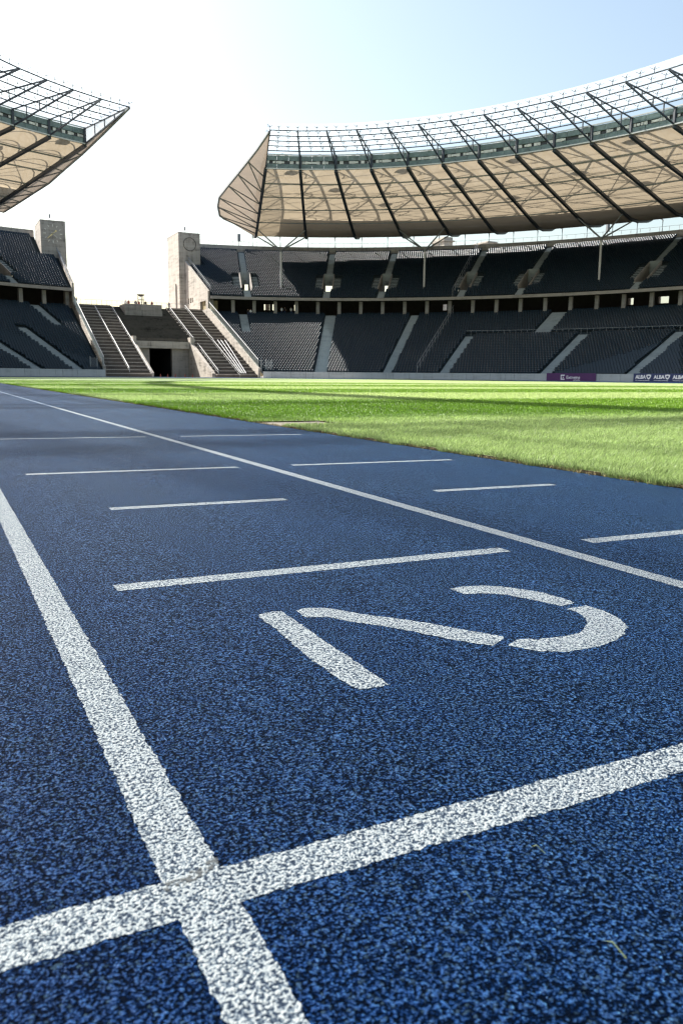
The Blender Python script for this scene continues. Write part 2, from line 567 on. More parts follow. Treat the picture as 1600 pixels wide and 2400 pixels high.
# start line in pieces between the lane lines
for k in range(-6, 2):
    rough_strip('start_line', 1.22 * (k - 1) + 0.02, 1.22 * k - 0.02, -0.025, 0.025, lift=-.0002)
rough_strip('start_line', 1.24, 2.44, -0.025, 0.025, lift=-.0002)
for x0, x1, y in ((.127, 1.093, .99), (.304, .906, 1.968), (.153, 1.09, 2.988), (.10, 1.13, 5.0),
                  (1.377, 2.312, 5.0), (1.37, 2.31, 2.988), (1.53, 2.12, 1.968), (1.37, 2.31, .99)):
    rough_strip('lane_mark', x0, x1, y - .025, y + .025)
# the number: a stencilled 2 of four strokes
def trace(pts, sx=900 / 1568, ox=600, oy=1300):
    return [tuple(gpt(ox + x * sx, oy + y * sx)[:2]) for x, y in pts]
strokes = [
    [(5, 250), (40, 238), (105, 230), (128, 250), (200, 295), (290, 362), (400, 430), (480, 490), (545, 530), (480, 545), (420, 553), (350, 515), (225, 430), (150, 365), (75, 300), (35, 272)],
    [(160, 228), (215, 218), (290, 218), (370, 232), (440, 245), (550, 258), (700, 280), (850, 308), (1010, 335), (1000, 350), (965, 372), (880, 362), (760, 340), (640, 315), (500, 290), (390, 275), (290, 255), (205, 258)],
    [(1025, 372), (1065, 345), (1150, 345), (1230, 338), (1320, 320), (1350, 290), (1345, 260), (1305, 235), (1265, 222), (1345, 208), (1420, 230), (1480, 260), (1515, 295), (1500, 325), (1470, 350), (1400, 375), (1280, 398), (1150, 395)],
    [(790, 140), (850, 130), (930, 127), (1010, 132), (1090, 142), (1170, 155), (1240, 175), (1295, 195), (1285, 203), (1240, 210), (1170, 195), (1100, 180), (1020, 165), (930, 158), (850, 162)],
]
num = None
for s_ in strokes:
    poly = ragged(trace(s_))
    if num is None:
        m = MB()
        m.add([(x, y, tz(x)) for x, y in poly], [tuple(range(len(poly)))])
        num = m.build('lane_number', M_PAINT, track)
    else:
        flat('number_stroke', poly, num)

# a dark rubber scuff on the outer lane line just beyond the crossing
def scuff_mat():
    M = N('rubber_scuff')
    M.b.inputs['Base Color'].default_value = (.07, .075, .08, 1)
    M.b.inputs['Roughness'].default_value = .8
    g = M.n("ShaderNodeNewGeometry")
    nz = M.n("ShaderNodeTexNoise", i_Scale=240.0, i_Detail=3.0)
    M.l(g.outputs['Position'], nz.inputs['Vector'])
    mr = M.n("ShaderNodeMapRange", i_1=.42, i_2=.56)
    M.l(nz.outputs[0], mr.inputs[0])
    tp = M.n("ShaderNodeBsdfTransparent")
    ms = M.n("ShaderNodeMixShader")
    M.l(mr.outputs[0], ms.inputs[0]); M.l(tp.outputs[0], ms.inputs[2]); M.l(M.b.outputs[0], ms.inputs[1])
    M.l(ms.outputs[0], M.out.inputs[0])
    return M.m
M_SCUFF = scuff_mat()
P_ = [tuple(gpt(px, py)[:2]) for px, py in ((378, 2078), (420, 2058), (470, 2036), (508, 2014), (516, 2026), (486, 2047), (440, 2072), (400, 2090))]
P_ = ragged(P_, .004, .002)
m = MB(); m.add([(x, y, tz(x) + .0006) for x, y in P_], [tuple(range(len(P_)))]); m.build('scuff_mark', M_SCUFF, track)

# infield turf: a low block of soil with the lawn on it
TZ = GZ + 0.012
inner = [(x, y) for x, y, z in track_loop(-0.03)]
slab_y0, slab_y1, slab_x1 = 5.95, 6.58, 3.2
outline = []
for x, y in inner:
    outline.append((x, y))
m = MB()
def lawn_poly():
    L = [(GX + .03, -16.0), (GX + .03, slab_y0), (slab_x1, slab_y0 + .05), (slab_x1, slab_y1 - .03), (GX + .03, slab_y1)]
    L += [p for p in inner[1:] if not (abs(p[0] - GX - .03) < 1e-6 and p[1] < slab_y1 + .1)]
    return L
LP = lawn_poly()
from mathutils.geometry import tessellate_polygon
tri = tessellate_polygon([[Vector((x, y, 0)) for x, y in LP]])
m.add([(x, y, TZ) for x, y in LP], [tuple(t) for t in tri])
tag(m.build('infield_turf', M_GRASS), kind='structure')
m = MB()
for i in range(len(LP) - 1):
    a, b = LP[i], LP[i + 1]
    m.quad((a[0], a[1], GZ - .05), (b[0], b[1], GZ - .05), (b[0], b[1], TZ), (a[0], a[1], TZ))
tag(m.build('soil_edge', M_SOIL), kind='structure')
m = MB()
m.box(GX + 0.01, slab_x1 - .02, slab_y0 + .08, slab_y1 - .05, GZ - .05, GZ + .004)
tag(m.build('ground_slab', M_SLAB), 'pale sandy concrete slab set in a notch of the grass edge', 'slab')

def blades(name, P, hgt, wid, lean, tint, mat):
    n = len(P)
    ang = rng.uniform(0, 2 * np.pi, n)
    wx, wy = np.cos(ang) * wid / 2, np.sin(ang) * wid / 2
    V = np.zeros((n, 6, 3), np.float32)
    for k, (hh, ww, lf) in enumerate(((0, 1, 0), (0.55, 0.8, 0.3), (1.0, 0.12, 1.0))):
        z = P[:, 2] + hgt * hh * (1 - 0.25 * lf * np.hypot(lean[:, 0], lean[:, 1]))
        cx = P[:, 0] + lean[:, 0] * hgt * lf
        cy = P[:, 1] + lean[:, 1] * hgt * lf
        V[:, 2 * k] = np.stack([cx - wx * ww, cy - wy * ww, z], 1)
        V[:, 2 * k + 1] = np.stack([cx + wx * ww, cy + wy * ww, z], 1)
    b = (np.arange(n) * 6)[:, None]
    Q = np.concatenate([b + np.array([[0, 1, 3, 2]]), b + np.array([[2, 3, 5, 4]])], 0)
    o = np_mesh(name, V.reshape(-1, 3), Q, mat)
    at = o.data.attributes.new('tint', 'FLOAT', 'POINT')
    at.data.foreach_set('value', np.repeat(tint, 6).astype(np.float32))
    o.data.shade_smooth()
    return tag(o, kind='stuff')
def turf(n, r0, r1):
    r = np.exp(rng.uniform(math.log(r0), math.log(r1), n))
    az = math.radians(26.95) + rng.uniform(-0.47, 0.47, n)
    x = CAM.x + r * np.sin(az); y = CAM.y + r * np.cos(az)
    edge = GX + 0.02 + 0.018 * np.sin(y * 9.0) + 0.015 * np.sin(y * 23.0 + 1) + rng.normal(0, 0.006, n)
    ok = (x > edge) & (y < 86)
    ok &= ~((y > slab_y0 + .02 + .03 * np.sin(x * 17)) & (y < slab_y1 - .03) & (x < slab_x1 - .02))
    return x[ok], y[ok], r[ok]
x, y, r = turf(540000, 2.4, 60.0)
n = len(x)
lean = np.stack([rng.normal(0.05, 0.38, n), rng.normal(0, 0.38, n) + 0.55 * np.sign(np.sin((y - 6.7) * math.pi / STRIPE))], 1)
near_edge = np.clip((x - GX) / 0.10, 0.55, 1)
h_ = rng.uniform(0.02, 0.037, n) * near_edge * np.clip(1.15 - (r - 10) / 120, 0.6, 1)
w_ = 0.0032 * np.clip(r / 4.0, 1, 9) * rng.uniform(0.7, 1.4, n)
tint = rng.normal(1.0, 0.22, n).clip(0.45, 1.8)
blades('grass_blades', np.stack([x, y, np.full(n, TZ)], 1), h_, w_, lean, tint, M_BLADE)
# longer tufts and dry stems along the cut edge
n = 16000
y = np.exp(rng.uniform(math.log(1.9), math.log(45), n)) - 0.6
x = GX + 0.01 + 0.018 * np.sin(y * 9.0) + 0.015 * np.sin(y * 23.0 + 1) + np.abs(rng.normal(0, 0.03, n))
ok = ~((y > slab_y0) & (y < slab_y1))
x, y = x[ok], y[ok]; n = len(x)
lean = np.stack([rng.normal(-0.15, 0.5, n), rng.normal(0, 0.5, n)], 1)
blades('edge_grass', np.stack([x, y, np.full(n, TZ - .012)], 1), rng.uniform(0.02, 0.05, n), 0.003 * np.clip(y / 4, 1, 8), lean, rng.normal(.8, .2, n).clip(.4, 1.4), M_BLADE)
n = 5000
y = np.exp(rng.uniform(math.log(1.9), math.log(30), n)) - 0.6
x = GX + rng.normal(0.012, 0.02, n)
lean = np.stack([rng.normal(-0.5, 0.7, n), rng.normal(0, 0.8, n)], 1)
blades('dry_grass', np.stack([x, y, np.full(n, GZ + .001)], 1), rng.uniform(0.008, 0.022, n), np.full(n, 0.0035) * np.clip(y / 4, 1, 6), lean, np.ones(n), M_STRAW)
M_BLADEDRY = plain('pale_grass', (.22, .26, .12), .6)
# clippings lying on the track
for i, (px, py, L, a) in enumerate(((1466, 2255, .02, 1.75), (1277, 2008, .014, 2.2), (1106, 2120, .011, 2.0))):
    p = gpt(px, py)
    m = MB()
    v = Vector((math.cos(a), math.sin(a), 0)); w = Vector((-v.y, v.x, 0)) * 0.0008
    m.add([p - w + Vector((0, 0, .003)), p + w + Vector((0, 0, .003)), p + v * L * .6 + w * .8 + Vector((0, 0, .009)), p + v * L * .6 - w * .8 + Vector((0, 0, .009)), p + v * L + Vector((0, 0, .005))], [(0, 1, 2, 3), (3, 2, 4)])
    o = m.build('grass_clipping', M_BLADEDRY)
    tag(o, ['longest loose grass blade on the blue track in the lower right corner', 'short pale grass blade on the track below the white start line', 'tiny grass blade on the dark blue track left of the longer ones'][i], 'grass blade', 'grass clippings dropped on the track')

# ================================================================== GRANDSTANDS
def low_d(r): return -28.6 + 0.765 * r
def low_z(r): return 0.85 + 0.31625 * r
NL, NU = 40, 34
def up_d(r): return 0.3 + 0.8294 * r
def up_z(r): return 16.8 + 0.4 * r
XE = 52.8
def t_end(d, x=XE):
    lo, hi = 0.5, math.pi / 2
    for _ in range(40):
        mid = (lo + hi) / 2
        if E(mid, d, 0).x > x: lo = mid
        else: hi = mid
    return lo
def row_end(d):
    t = t_end(d)
    if E(t, d, 0).y > 181.5:
        t = t_end(d, 56.15)
    return t
VT = [1.328, 1.148, 1.026, 0.853, 0.734, 0.518]
VW, WINGW, AW = 1.25, 2.75, 0.72          # half widths: opening, with wings, aisle
V0, V1 = 5, 15                            # rows taken by a stair mouth
LOWA = [(1.339, 0.85, 25, 40), (1.138, 1.1, 0, 40), (0.95, 0.8, 0, 40), (0.802, 0.8, 0, 24), (0.653, 1.55, 24, 40), (0.565, 0.95, 0, 24), (0.388, 0.95, 0, 24), (0.30, 1.4, 24, 40)]
WALK = 24                                 # the cross walkway row of the lower tier

# seat template: back shell and pan, facing -n; axes: (along, outward, up)
def seat_template():
    m = MB()
    m.hexa([(-.215, .16, .40), (.215, .16, .40), (.215, .22, .40), (-.215, .22, .40)], [(-.2, .27, .80), (.2, .27, .80), (.2, .31, .80), (-.2, .31, .80)])
    m.hexa([(-.21, -.2, .36), (.21, -.2, .36), (.215, .2, .34), (-.215, .2, .34)], [(-.21, -.2, .43), (.21, -.2, .43), (.215, .2, .40), (-.215, .2, .40)])
    m.add([(-.03, -.02, 0), (.03, -.02, 0), (.03, .06, 0), (-.03, .06, 0), (-.03, -.02, .35), (.03, -.02, .35), (.03, .06, .35), (-.03, .06, .35)], [(0, 1, 5, 4), (1, 2, 6, 5), (2, 3, 7, 6), (3, 0, 4, 7)])
    return m
ST = seat_template()
STV = np.array(ST.v, np.float32)
STF = np.array([f for f in ST.f], np.int32)

def rowcells(tlo, thi, cuts):
    base = list(np.linspace(tlo, thi, max(2, int((thi - tlo) / 0.012))))
    return sorted(set([round(c, 6) for c in base] + [round(c, 6) for c in cuts if tlo < c < thi]))

def build_stand(side, tlo, label, vts, lowa, walk_from, tp):
    st = thing('grandstand', label, 'grandstand', (AX + side * 60, 140, 0))
    seat_rows = []
    # ---- lower and upper terrace
    for tier, nr, fd, fz in (('lower_terrace', NL, low_d, low_z), ('upper_terrace', NU, up_d, up_z)):
        m = MB()
        run = fd(1) - fd(0); rise = fz(1) - fz(0)
        for r in range(nr):
            d0, z0 = fd(r), fz(r)
            thi = row_end(d0)
            holes = []
            if tier == 'upper_terrace' and V0 <= r < V1:
                for tv in vts:
                    arc = (E(tv + .005, d0, 0) - E(tv - .005, d0, 0)).length / .01
                    holes.append((tv - VW / arc, tv + VW / arc))
            cuts = [c for h in holes for c in h]
            T = rowcells(tlo, thi, cuts)
            for a, b in zip(T[:-1], T[1:]):
                mid = (a + b) / 2
                if any(h0 < mid < h1 for h0, h1 in holes):
                    continue
                A0, B0 = E(a, d0, z0 - rise - .02, side=side), E(b, d0, z0 - rise - .02, side=side)
                A1, B1 = E(a, d0, z0, side=side), E(b, d0, z0, side=side)
                A2, B2 = E(a, d0 + run, z0, side=side), E(b, d0 + run, z0, side=side)
                m.add([A0, B0, B1, A1, A2, B2], [(0, 1, 2, 3), (3, 2, 5, 4)])
            if tier == 'upper_terrace':
                pass
        # underside of the upper tier
        if tier == 'upper_terrace':
            T = list(np.linspace(tlo, t_end(10), 60))
            for a, b in zip(T[:-1], T[1:]):
                m.quad(E(a, 17.5, up_z(20) - 1.0, side=side), E(b, 17.5, up_z(20) - 1.0, side=side), E(b, 29.4, up_z(34) - 1.2, side=side), E(a, 29.4, up_z(34) - 1.2, side=side))
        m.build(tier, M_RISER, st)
        # ---- seats of this tier
        for r in range(nr):
            d = fd(r) + 0.42; z = fz(r)
            thi = row_end(fd(r)) - 0.006
            tt = np.linspace(tlo, thi, 900)
            P = np.array([E(t, d, 0, side=side)[:2] for t in tt])
            cum = np.concatenate([[0], np.cumsum(np.hypot(*np.diff(P, axis=0).T))])
            L = cum[-1]
            s = L - 0.3 - np.arange(int((L - .4) / 0.5)) * 0.5
            ts = np.interp(s, cum, tt)
            keep = np.ones(len(s), bool)
            if tier == 'lower_terrace':
                for ta, hw, r0, r1 in lowa:
                    if r0 <= r < r1:
                        keep &= np.abs(s - np.interp(ta, tt, cum)) > hw + .22
                if r == WALK:
                    keep &= ts > walk_from
            else:
                for tv in vts:
                    hw = WINGW if V0 + 1 <= r < V1 else (AW if (r < V0 or r >= V1) else VW)
                    if r == V0: hw = VW + .2
                    keep &= np.abs(s - np.interp(tv, tt, cum)) > hw + .22
                # leave room where a roof column stands
                for (tc, rc) in tp:
                    if r == rc:
                        keep &= np.abs(s - np.interp(tc, tt, cum)) > .45
            for t in ts[keep]:
                seat_rows.append((t, d, z))
    # seats: the nearest 300 in view as parts, the rest joined
    Q = np.array(seat_rows)
    nx = np.cos(Q[:, 0]) / 89.35; ny = np.sin(Q[:, 0]) / QB
    l = np.hypot(nx, ny); nx, ny = nx / l * side, ny / l
    px = AX + side * (89.35 * np.cos(Q[:, 0])) + Q[:, 1] * nx
    py = YC + QB * np.sin(Q[:, 0]) + Q[:, 1] * ny
    pos = np.stack([px, py, Q[:, 2]], 1)
    rel = pos + np.array([0, 0, .6]) - np.array(CAM)
    dep = rel @ np.array(F_)
    u = rel @ np.array(R_) / dep
    vis = np.abs(u) < 0.425
    key = np.where(vis, dep, 1e9)
    order = np.argsort(key)
    first = order[:300]
    rest = np.setdiff1d(np.arange(len(pos)), first)
    jit = rng.normal(0, 0.012, len(pos))
    n_ = np.stack([nx, ny, 0 * nx], 1); a_ = np.stack([-ny, nx, 0 * nx], 1)
    V = (pos[rest][:, None, :] + STV[None, :, 0:1] * a_[rest][:, None, :] + (STV[None, :, 1:2] + jit[rest][:, None, None]) * n_[rest][:, None, :] + STV[None, :, 2:3] * np.array([0, 0, 1.])[None, None, :])
    F = (np.arange(len(rest)) * len(STV))[:, None, None] + STF[None]
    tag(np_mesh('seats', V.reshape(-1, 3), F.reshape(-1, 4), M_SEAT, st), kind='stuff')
    proto = None
    for i in first:
        mw = Matrix(((a_[i][0], n_[i][0], 0, pos[i][0]), (a_[i][1], n_[i][1], 0, pos[i][1]), (0, 0, 1, pos[i][2]), (0, 0, 0, 1)))
        mw = Matrix.Translation(-st.location) @ mw
        if proto is None:
            proto = ST.build('seat', M_SEAT, st)
            proto.matrix_basis = mw
        else:
            share(proto, mw=mw, parent=st)
    # ---- aisles
    def aisle(ta, hw, r0, r1, fd, fz):
        m = MB()
        run = fd(1) - fd(0); rise = fz(1) - fz(0)
        for r in range(r0, r1):
            d0, z0 = fd(r), fz(r)
            arc = (E(ta + .005, d0, 0) - E(ta - .005, d0, 0)).length / .01
            a, b = ta - hw / arc, ta + hw / arc
            for dd0, dd1, zz in ((d0 - .004, d0 + run / 2, z0 + .006), (d0 + run / 2, d0 + run - .004, z0 + rise / 2)):
                lo = [E(a, dd0, z0 - rise * .5, side=side), E(b, dd0, z0 - rise * .5, side=side), E(b, dd1, z0 - rise * .5, side=side), E(a, dd1, z0 - rise * .5, side=side)]
                hi = [Vector((p.x, p.y, zz)) for p in lo]
                m.hexa(lo, hi)
        m.build('aisle_stair', M_AISLE, st)
    for ta, hw, r0, r1 in lowa:
        if ta > tlo:
            aisle(ta, hw, r0, r1, low_d, low_z)
    for tv in vts:
        aisle(tv, AW, 0, V0, up_d, up_z)
        aisle(tv, AW, V1 + 1, NU - 1, up_d, up_z)
    # ---- stair mouths (vomitories)
    for i, tv in enumerate(vts):
        n = NRM(tv, side=side); a = Vector((-n.y, n.x, 0))
        if side < 0: a = -a
        c = E(tv, 0, 0, side=side)
        def L(u, d, z): return c + a * u + n * d + Vector((0, 0, z))
        fl = up_z(V0) - 0.15
        dA, dB = up_d(V0), up_d(V1) - .1
        m = MB()
        for s in (-1, 1):      # cheek walls rising with the rows
            u0, u1 = s * VW, s * (VW - .22)
            lo = [L(u0, dA + .2, fl - .6), L(u1, dA + .2, fl - .6), L(u1, dB, fl - .6), L(u0, dB, fl - .6)]
            hi = [L(u0, dA + .2, up_z(V0) + .45), L(u1, dA + .2, up_z(V0) + .45), L(u1, dB, up_z(V1) + .55), L(u0, dB, up_z(V1) + .55)]
            m.hexa(lo, hi)
            m.hexa([L(u0, dB, fl - .6), L(u1, dB, fl - .6), L(u1, dB + 4.5, fl - .6), L(u0, dB + 4.5, fl - .6)],
                   [L(u0, dB, fl + 2.3), L(u1, dB, fl + 2.3), L(u1, dB + 4.5, fl + 2.7), L(u0, dB + 4.5, fl + 2.7)])
        w = VW - .22
        m.hexa([L(-w, dA, fl - .3), L(w, dA, fl - .3), L(w, dB + 10, fl - .3), L(-w, dB + 10, fl - .3)], [L(-w, dA, fl), L(w, dA, fl), L(w, dB + 10, fl), L(-w, dB + 10, fl)])
        vm = m.build('stair_mouth', M_CONCD, st)
        m = MB()                # panel over the opening
        m.hexa([L(-w, dB - .25, fl + 2.1), L(w, dB - .25, fl + 2.1), L(w, dB, fl + 2.1), L(-w, dB, fl + 2.1)], [L(-w, dB - .25, up_z(V1) + .6), L(w, dB - .25, up_z(V1) + .6), L(w, dB, up_z(V1) + .6), L(-w, dB, up_z(V1) + .6)])
        m.build('lintel_panel', M_AISLE, vm).location = (0, 0, 0)
        for s in (-1, 1):       # side flights
            m = MB()
            for r in range(V0 + 1, V1 - 1):
                d0, z0 = up_d(r), up_z(r)
                for dd0, dd1, zz in ((d0 - .004, d0 + .41, z0 + .006), (d0 + .41, d0 + .825, z0 + .2)):
                    u0, u1 = sorted((s * (VW + .02), s * WINGW))
                    m.hexa([L(u0, dd0, z0 - .2), L(u1, dd0, z0 - .2), L(u1, dd1, z0 - .2), L(u0, dd1, z0 - .2)], [L(u0, dd0, zz), L(u1, dd0, zz), L(u1, dd1, zz), L(u0, dd1, zz)])
            m.build('side_flight', M_AISLE, vm).location = (0, 0, 0)
        if side > 0:            # painted block number
            tx = text_mesh('block_number', str(18 + i), 0.85, M_IRON)
            put_text(tx, L(0, dB - .27, fl + 2.75), n, st, centre=True)
    # ---- front edge of the upper tier, rim wall, concourse
    T = list(np.linspace(tlo, t_end(0.0), 110))
    m = MB()
    for a, b in zip(T[:-1], T[1:]):
        for d0, d1, z0, z1 in ((-.35, .3, 16.28, 16.86),):
            lo = [E(a, d0, z0, side=side), E(b, d0, z0, side=side), E(b, d1, z0, side=side), E(a, d1, z0, side=side)]
            m.hexa(lo, [Vector((p.x, p.y, z1)) for p in lo])
    m.build('edge_beam', M_CONCD, st)
    m = MB()
    for a, b in zip(T[:-1], T[1:]):
        lo = [E(a, .32, 16.3, side=side), E(b, .32, 16.3, side=side), E(b, 13.0, 18.4, side=side), E(a, 13.0, 18.4, side=side)]
        m.hexa(lo, [Vector((p.x, p.y, p.z + .25)) for p in lo])
        lo = [E(a, 12.98, 18.4, side=side), E(b, 12.98, 18.4, side=side), E(b, 30, 18.4, side=side), E(a, 30, 18.4, side=side)]
        m.hexa(lo, [Vector((p.x, p.y, p.z + .25)) for p in lo])
        lo = [E(a, 1.99, 13.2, side=side), E(b, 1.99, 13.2, side=side), E(b, 13, 13.2, side=side), E(a, 13, 13.2, side=side)]
        m.hexa(lo, [Vector((p.x, p.y, 13.45)) for p in lo])
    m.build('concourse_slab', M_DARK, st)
    gaps = [(1.281, .006), (1.2655, .0035), (1.218, .004), (.905, .004), (.555, .005), (.50, .009), (.452, .009), (.405, .008)]
    m = MB()
    edges = sorted(set([tlo] + [x for g, w in gaps for x in (g - w, g + w)] + list(np.linspace(tlo, t_end(12.5), 80))))
    for a, b in zip(edges[:-1], edges[1:]):
        if a < tlo or b <= a: continue
        mid = (a + b) / 2
        hole = side > 0 and any(abs(mid - g) < w for g, w in gaps)
        for z0, z1 in (((13.45, 15.2), (16.5, 18.4)) if hole else ((13.45, 18.4),)):
            lo = [E(a, 12.4, z0, side=side), E(b, 12.4, z0, side=side), E(b, 12.7, z0, side=side), E(a, 12.7, z0, side=side)]
            m.hexa(lo, [Vector((p.x, p.y, z1)) for p in lo])
    m.build('concourse_wall', M_DARK, st)
    # concourse columns
    k = 0
    t = 1.41
    proto = None
    while t > tlo:
        n = NRM(t, side=side); a = Vector((-n.y, n.x, 0))
        def LL(u, d, z): return E(t, d, z, side=side) + a * u
        if proto is None:
            m = MB()
            m.box(-.36, .36, -.3, .3, 13.1, 16.28)
            m.box(-.42, .42, -.34, .34, 13.1, 13.75)
            proto = m.build('concourse_column', M_CONCD, st)
            c = proto
        else:
            c = share(proto, parent=st)
        p = E(t, 2.1, 0, side=side)
        c.matrix_basis = Matrix.Translation(-st.location) @ Matrix(((a.x, n.x, 0, p.x), (a.y, n.y, 0, p.y), (0, 0, 1, 0), (0, 0, 0, 1)))
        t -= 0.0485
    # rim wall and outer pillars
    T = list(np.linspace(tlo, t_end(29, 56.2), 110))
    m = MB()
    for a, b in zip(T[:-1], T[1:]):
        lo = [E(a, 28.55, 29.9, side=side), E(b, 28.55, 29.9, side=side), E(b, 29.6, 29.9, side=side), E(a, 29.6, 29.9, side=side)]
        m.hexa(lo, [Vector((p.x, p.y, 31.62)) for p in lo])
    m.build('rim_wall', M_CONC, st)
    proto = None
    t = T[-1] - .01
    while t > tlo:
        n = NRM(t, side=side); a = Vector((-n.y, n.x, 0))
        if proto is None:
            m = MB()
            m.box(-.5, .5, -.5, .5, 13.0, 29.9)
            proto = c = m.build('outer_pillar', M_CONC, st)
        else:
            c = share(proto, parent=st)
        p = E(t, 29.0, 0, side=side)
        c.matrix_basis = Matrix.Translation(-st.location) @ Matrix(((a.x, n.x, 0, p.x), (a.y, n.y, 0, p.y), (0, 0, 1, 0), (0, 0, 0, 1)))
        t -= 0.0485
    # railing on the rim
    m = MB()
    L_ = 0
    TT = list(np.linspace(tlo, T[-1], 400))
    P = [E(t, 29.3, 31.6, side=side) for t in TT]
    acc = 0
    for p, q in zip(P[:-1], P[1:]):
        m.beam(p + Vector((0, 0, 1.1)), q + Vector((0, 0, 1.1)), .05)
        acc += (q - p).length
        if acc > 1.9:
            acc = 0
            m.beam(q, q + Vector((0, 0, 1.1)), .06, up=(1, 0, 0))
    m.build('rim_railing', M_GALV, st)
    # cross walkway railing of the lower tier
    m = MB()
    TT = list(np.arange(tlo, walk_from, .012))
    for a, b in zip(TT[:-1], TT[1:]):
        p, q = E(a, low_d(WALK) + .05, low_z(WALK), side=side), E(b, low_d(WALK) + .05, low_z(WALK), side=side)
        m.beam(p + Vector((0, 0, .95)), q + Vector((0, 0, .95)), .06)
        m.beam(p, p + Vector((0, 0, .95)), .05, up=(1, 0, 0))
    if TT:
        m.build('walkway_railing', M_GREYST, st)
    # boundary wall: one part for each concrete panel
    proto = None
    tw = t_end(-28.9)
    T = [tw]
    while T[-1] > tlo:
        dt = [2.6, 1.6, 3.4, 2.6, 1.3, 2.9][len(T) % 6] / ((E(T[-1], -29, 0) - E(T[-1] - .01, -29, 0)).length / .01)
        T.append(T[-1] - dt)
    for i, (b, a) in enumerate(zip(T[:-1], T[1:])):
        g = .00035
        off = .012 * (i % 3)
        m = MB()
        lo = [E(a + g, -29.0 - off, -.2, side=side), E(b - g, -29.0 - off, -.2, side=side), E(b - g, -28.62, -.2, side=side), E(a + g, -28.62, -.2, side=side)]
        m.hexa(lo, [Vector((p.x, p.y, 1.18)) for p in lo])
        m.build('wall_panel', M_WALLP, st)
    m = MB()
    for a, b in zip(T[1:], T[:-1]):
        lo = [E(a, -28.9, -.3, side=side), E(b, -28.9, -.3, side=side), E(b, -28.6, -.3, side=side), E(a, -28.6, -.3, side=side)]
        m.hexa(lo, [Vector((p.x, p.y, 1.1)) for p in lo])
    m.build('wall_core', M_SLOT, st)
    return st

# lettering
def text_mesh(name, s, size, mat, bold=0.0, shear=0.0):
    cu = bpy.data.curves.new(name, 'FONT')
    cu.body = s
    cu.size = size
    cu.offset = bold
    cu.shear = shear
    cu.extrude = 0.008
    cu.resolution_u = 3
    ob = bpy.data.objects.new(name + '_tmp', cu)
    me = bpy.data.meshes.new_from_object(ob)
    bpy.data.objects.remove(ob)
    bpy.data.curves.remove(cu)
    me.name = name
    me.materials.clear()
    me.materials.append(mat)
    o = bpy.data.objects.new(name, me)
    COL.objects.link(o)
    return o
def put_text(o, p, n, parent=None, centre=False):
    """stand a flat text up at p, read from inside the stadium (n points outwards)"""
    x = Vector((n.y, -n.x, 0))
    if centre:
        vs = [v.co for v in o.data.vertices]
        cx = (min(v.x for v in vs) + max(v.x for v in vs)) / 2
        cy = (min(v.y for v in vs) + max(v.y for v in vs)) / 2
        p = p - x * cx - Vector((0, 0, cy))
    if parent:
        o.parent = parent
        p = p - parent.location
    o.matrix_basis = Matrix(((x.x, 0, -n.x, p.x), (x.y, 0, -n.y, p.y), (0, 1, 0, p.z), (0, 0, 0, 1)))

TREE_T = [1.251, 0.939, 0.595]
right = build_stand(1, 0.2, 'long two tier grandstand of dark seats on the right under the big roof', VT, LOWA, 0.815, [(t, 6) for t in TREE_T])
left = build_stand(-1, 0.9, 'short stretch of two tier grandstand left of the clock tower with hands', [1.297, 1.1], [(1.339, 0.85, 25, 40), (1.24, .95, 0, 24), (1.118, .95, 0, 24)], 1.2, [])

# glass divider rails running up the right stand
t = thing('divider_rail', 'thin steel divider rail climbing both tiers of the right grandstand', 'railing', E(.868, 0, 10))
for fd, fz, nr in ((low_d, low_z, NL), (up_d, up_z, NU)):
    m = MB()
    for r in range(0, nr, 3):
        p = E(.868, fd(r), fz(r)); q = E(.868, fd(min(r + 3, nr)), fz(min(r + 3, nr)))
        m.beam(p + Vector((0, 0, 1.9)), q + Vector((0, 0, 1.9)), .07)
        m.beam(p, p + Vector((0, 0, 1.9)), .07, up=(1, 0, 0))
        m.beam(p + Vector((0, 0, 1.1)), q + Vector((0, 0, 1.1)), .04)
    m.build('rail_flight', M_GREYST, t)

# end walls towards the gate
def end_wall(side, stand):
    x1 = AX + side * (XE - AX); x0 = AX + side * (XE - .4 - AX)
    xa, xb = min(x0, x1), max(x0, x1)
    def top(y):
        if y < 165.6:
            return 1.75 + (y - 136.5) * 0.4335
        return 17.9 + (y - 165.6) * .485
    holes = [(167.1, 171.2, 14.25, 16.05), (176.4, 177.2, 16.35, 17.4), (177.7, 178.6, 16.3, 17.45), (179.3, 180.3, 16.25, 17.5)] if side > 0 else []
    ys = sorted(set(list(np.linspace(136.5, 165.6, 12)) + [165.6001, 182.2] + [q for h in holes for q in h[:2]]))
    m = MB()
    for y0, y1 in zip(ys[:-1], ys[1:]):
        if y1 - y0 < .001: continue
        h = [h for h in holes if h[0] < (y0 + y1) / 2 < h[1]]
        def pc(za0, za1, zb0, zb1):
            m.hexa([(xa, y0, za0), (xb, y0, za0), (xb, y1, zb0), (xa, y1, zb0)], [(xa, y0, za1), (xb, y0, za1), (xb, y1, zb1), (xa, y1, zb1)])
        e = .0005
        if h:
            pc(-.3, h[0][2], -.3, h[0][2])
            pc(h[0][3], top(y0 + e), h[0][3], top(y1 - e))
        else:
            pc(-.3, top(y0 + e), -.3, top(y1 - e))
    w = m.build('end_wall', M_CONC, stand)
    for i, h in enumerate(holes):
        m = MB()
        m.box(xb + .05, xb + (.3 if i else 2.2), h[0] - .05, h[1] + .05, h[2] - .05, h[3] + .05)
        m.build('window_recess' if i else 'doorway', M_DARK if i else M_BRONZE, w).location = (0, 0, 0)
    return w
M_BRONZE = plain("ochre_interior", (0.25, 0.21, 0.12), 0.9, var=0.3, scale=2)
end_wall(1, right)
end_wall(-1, left)

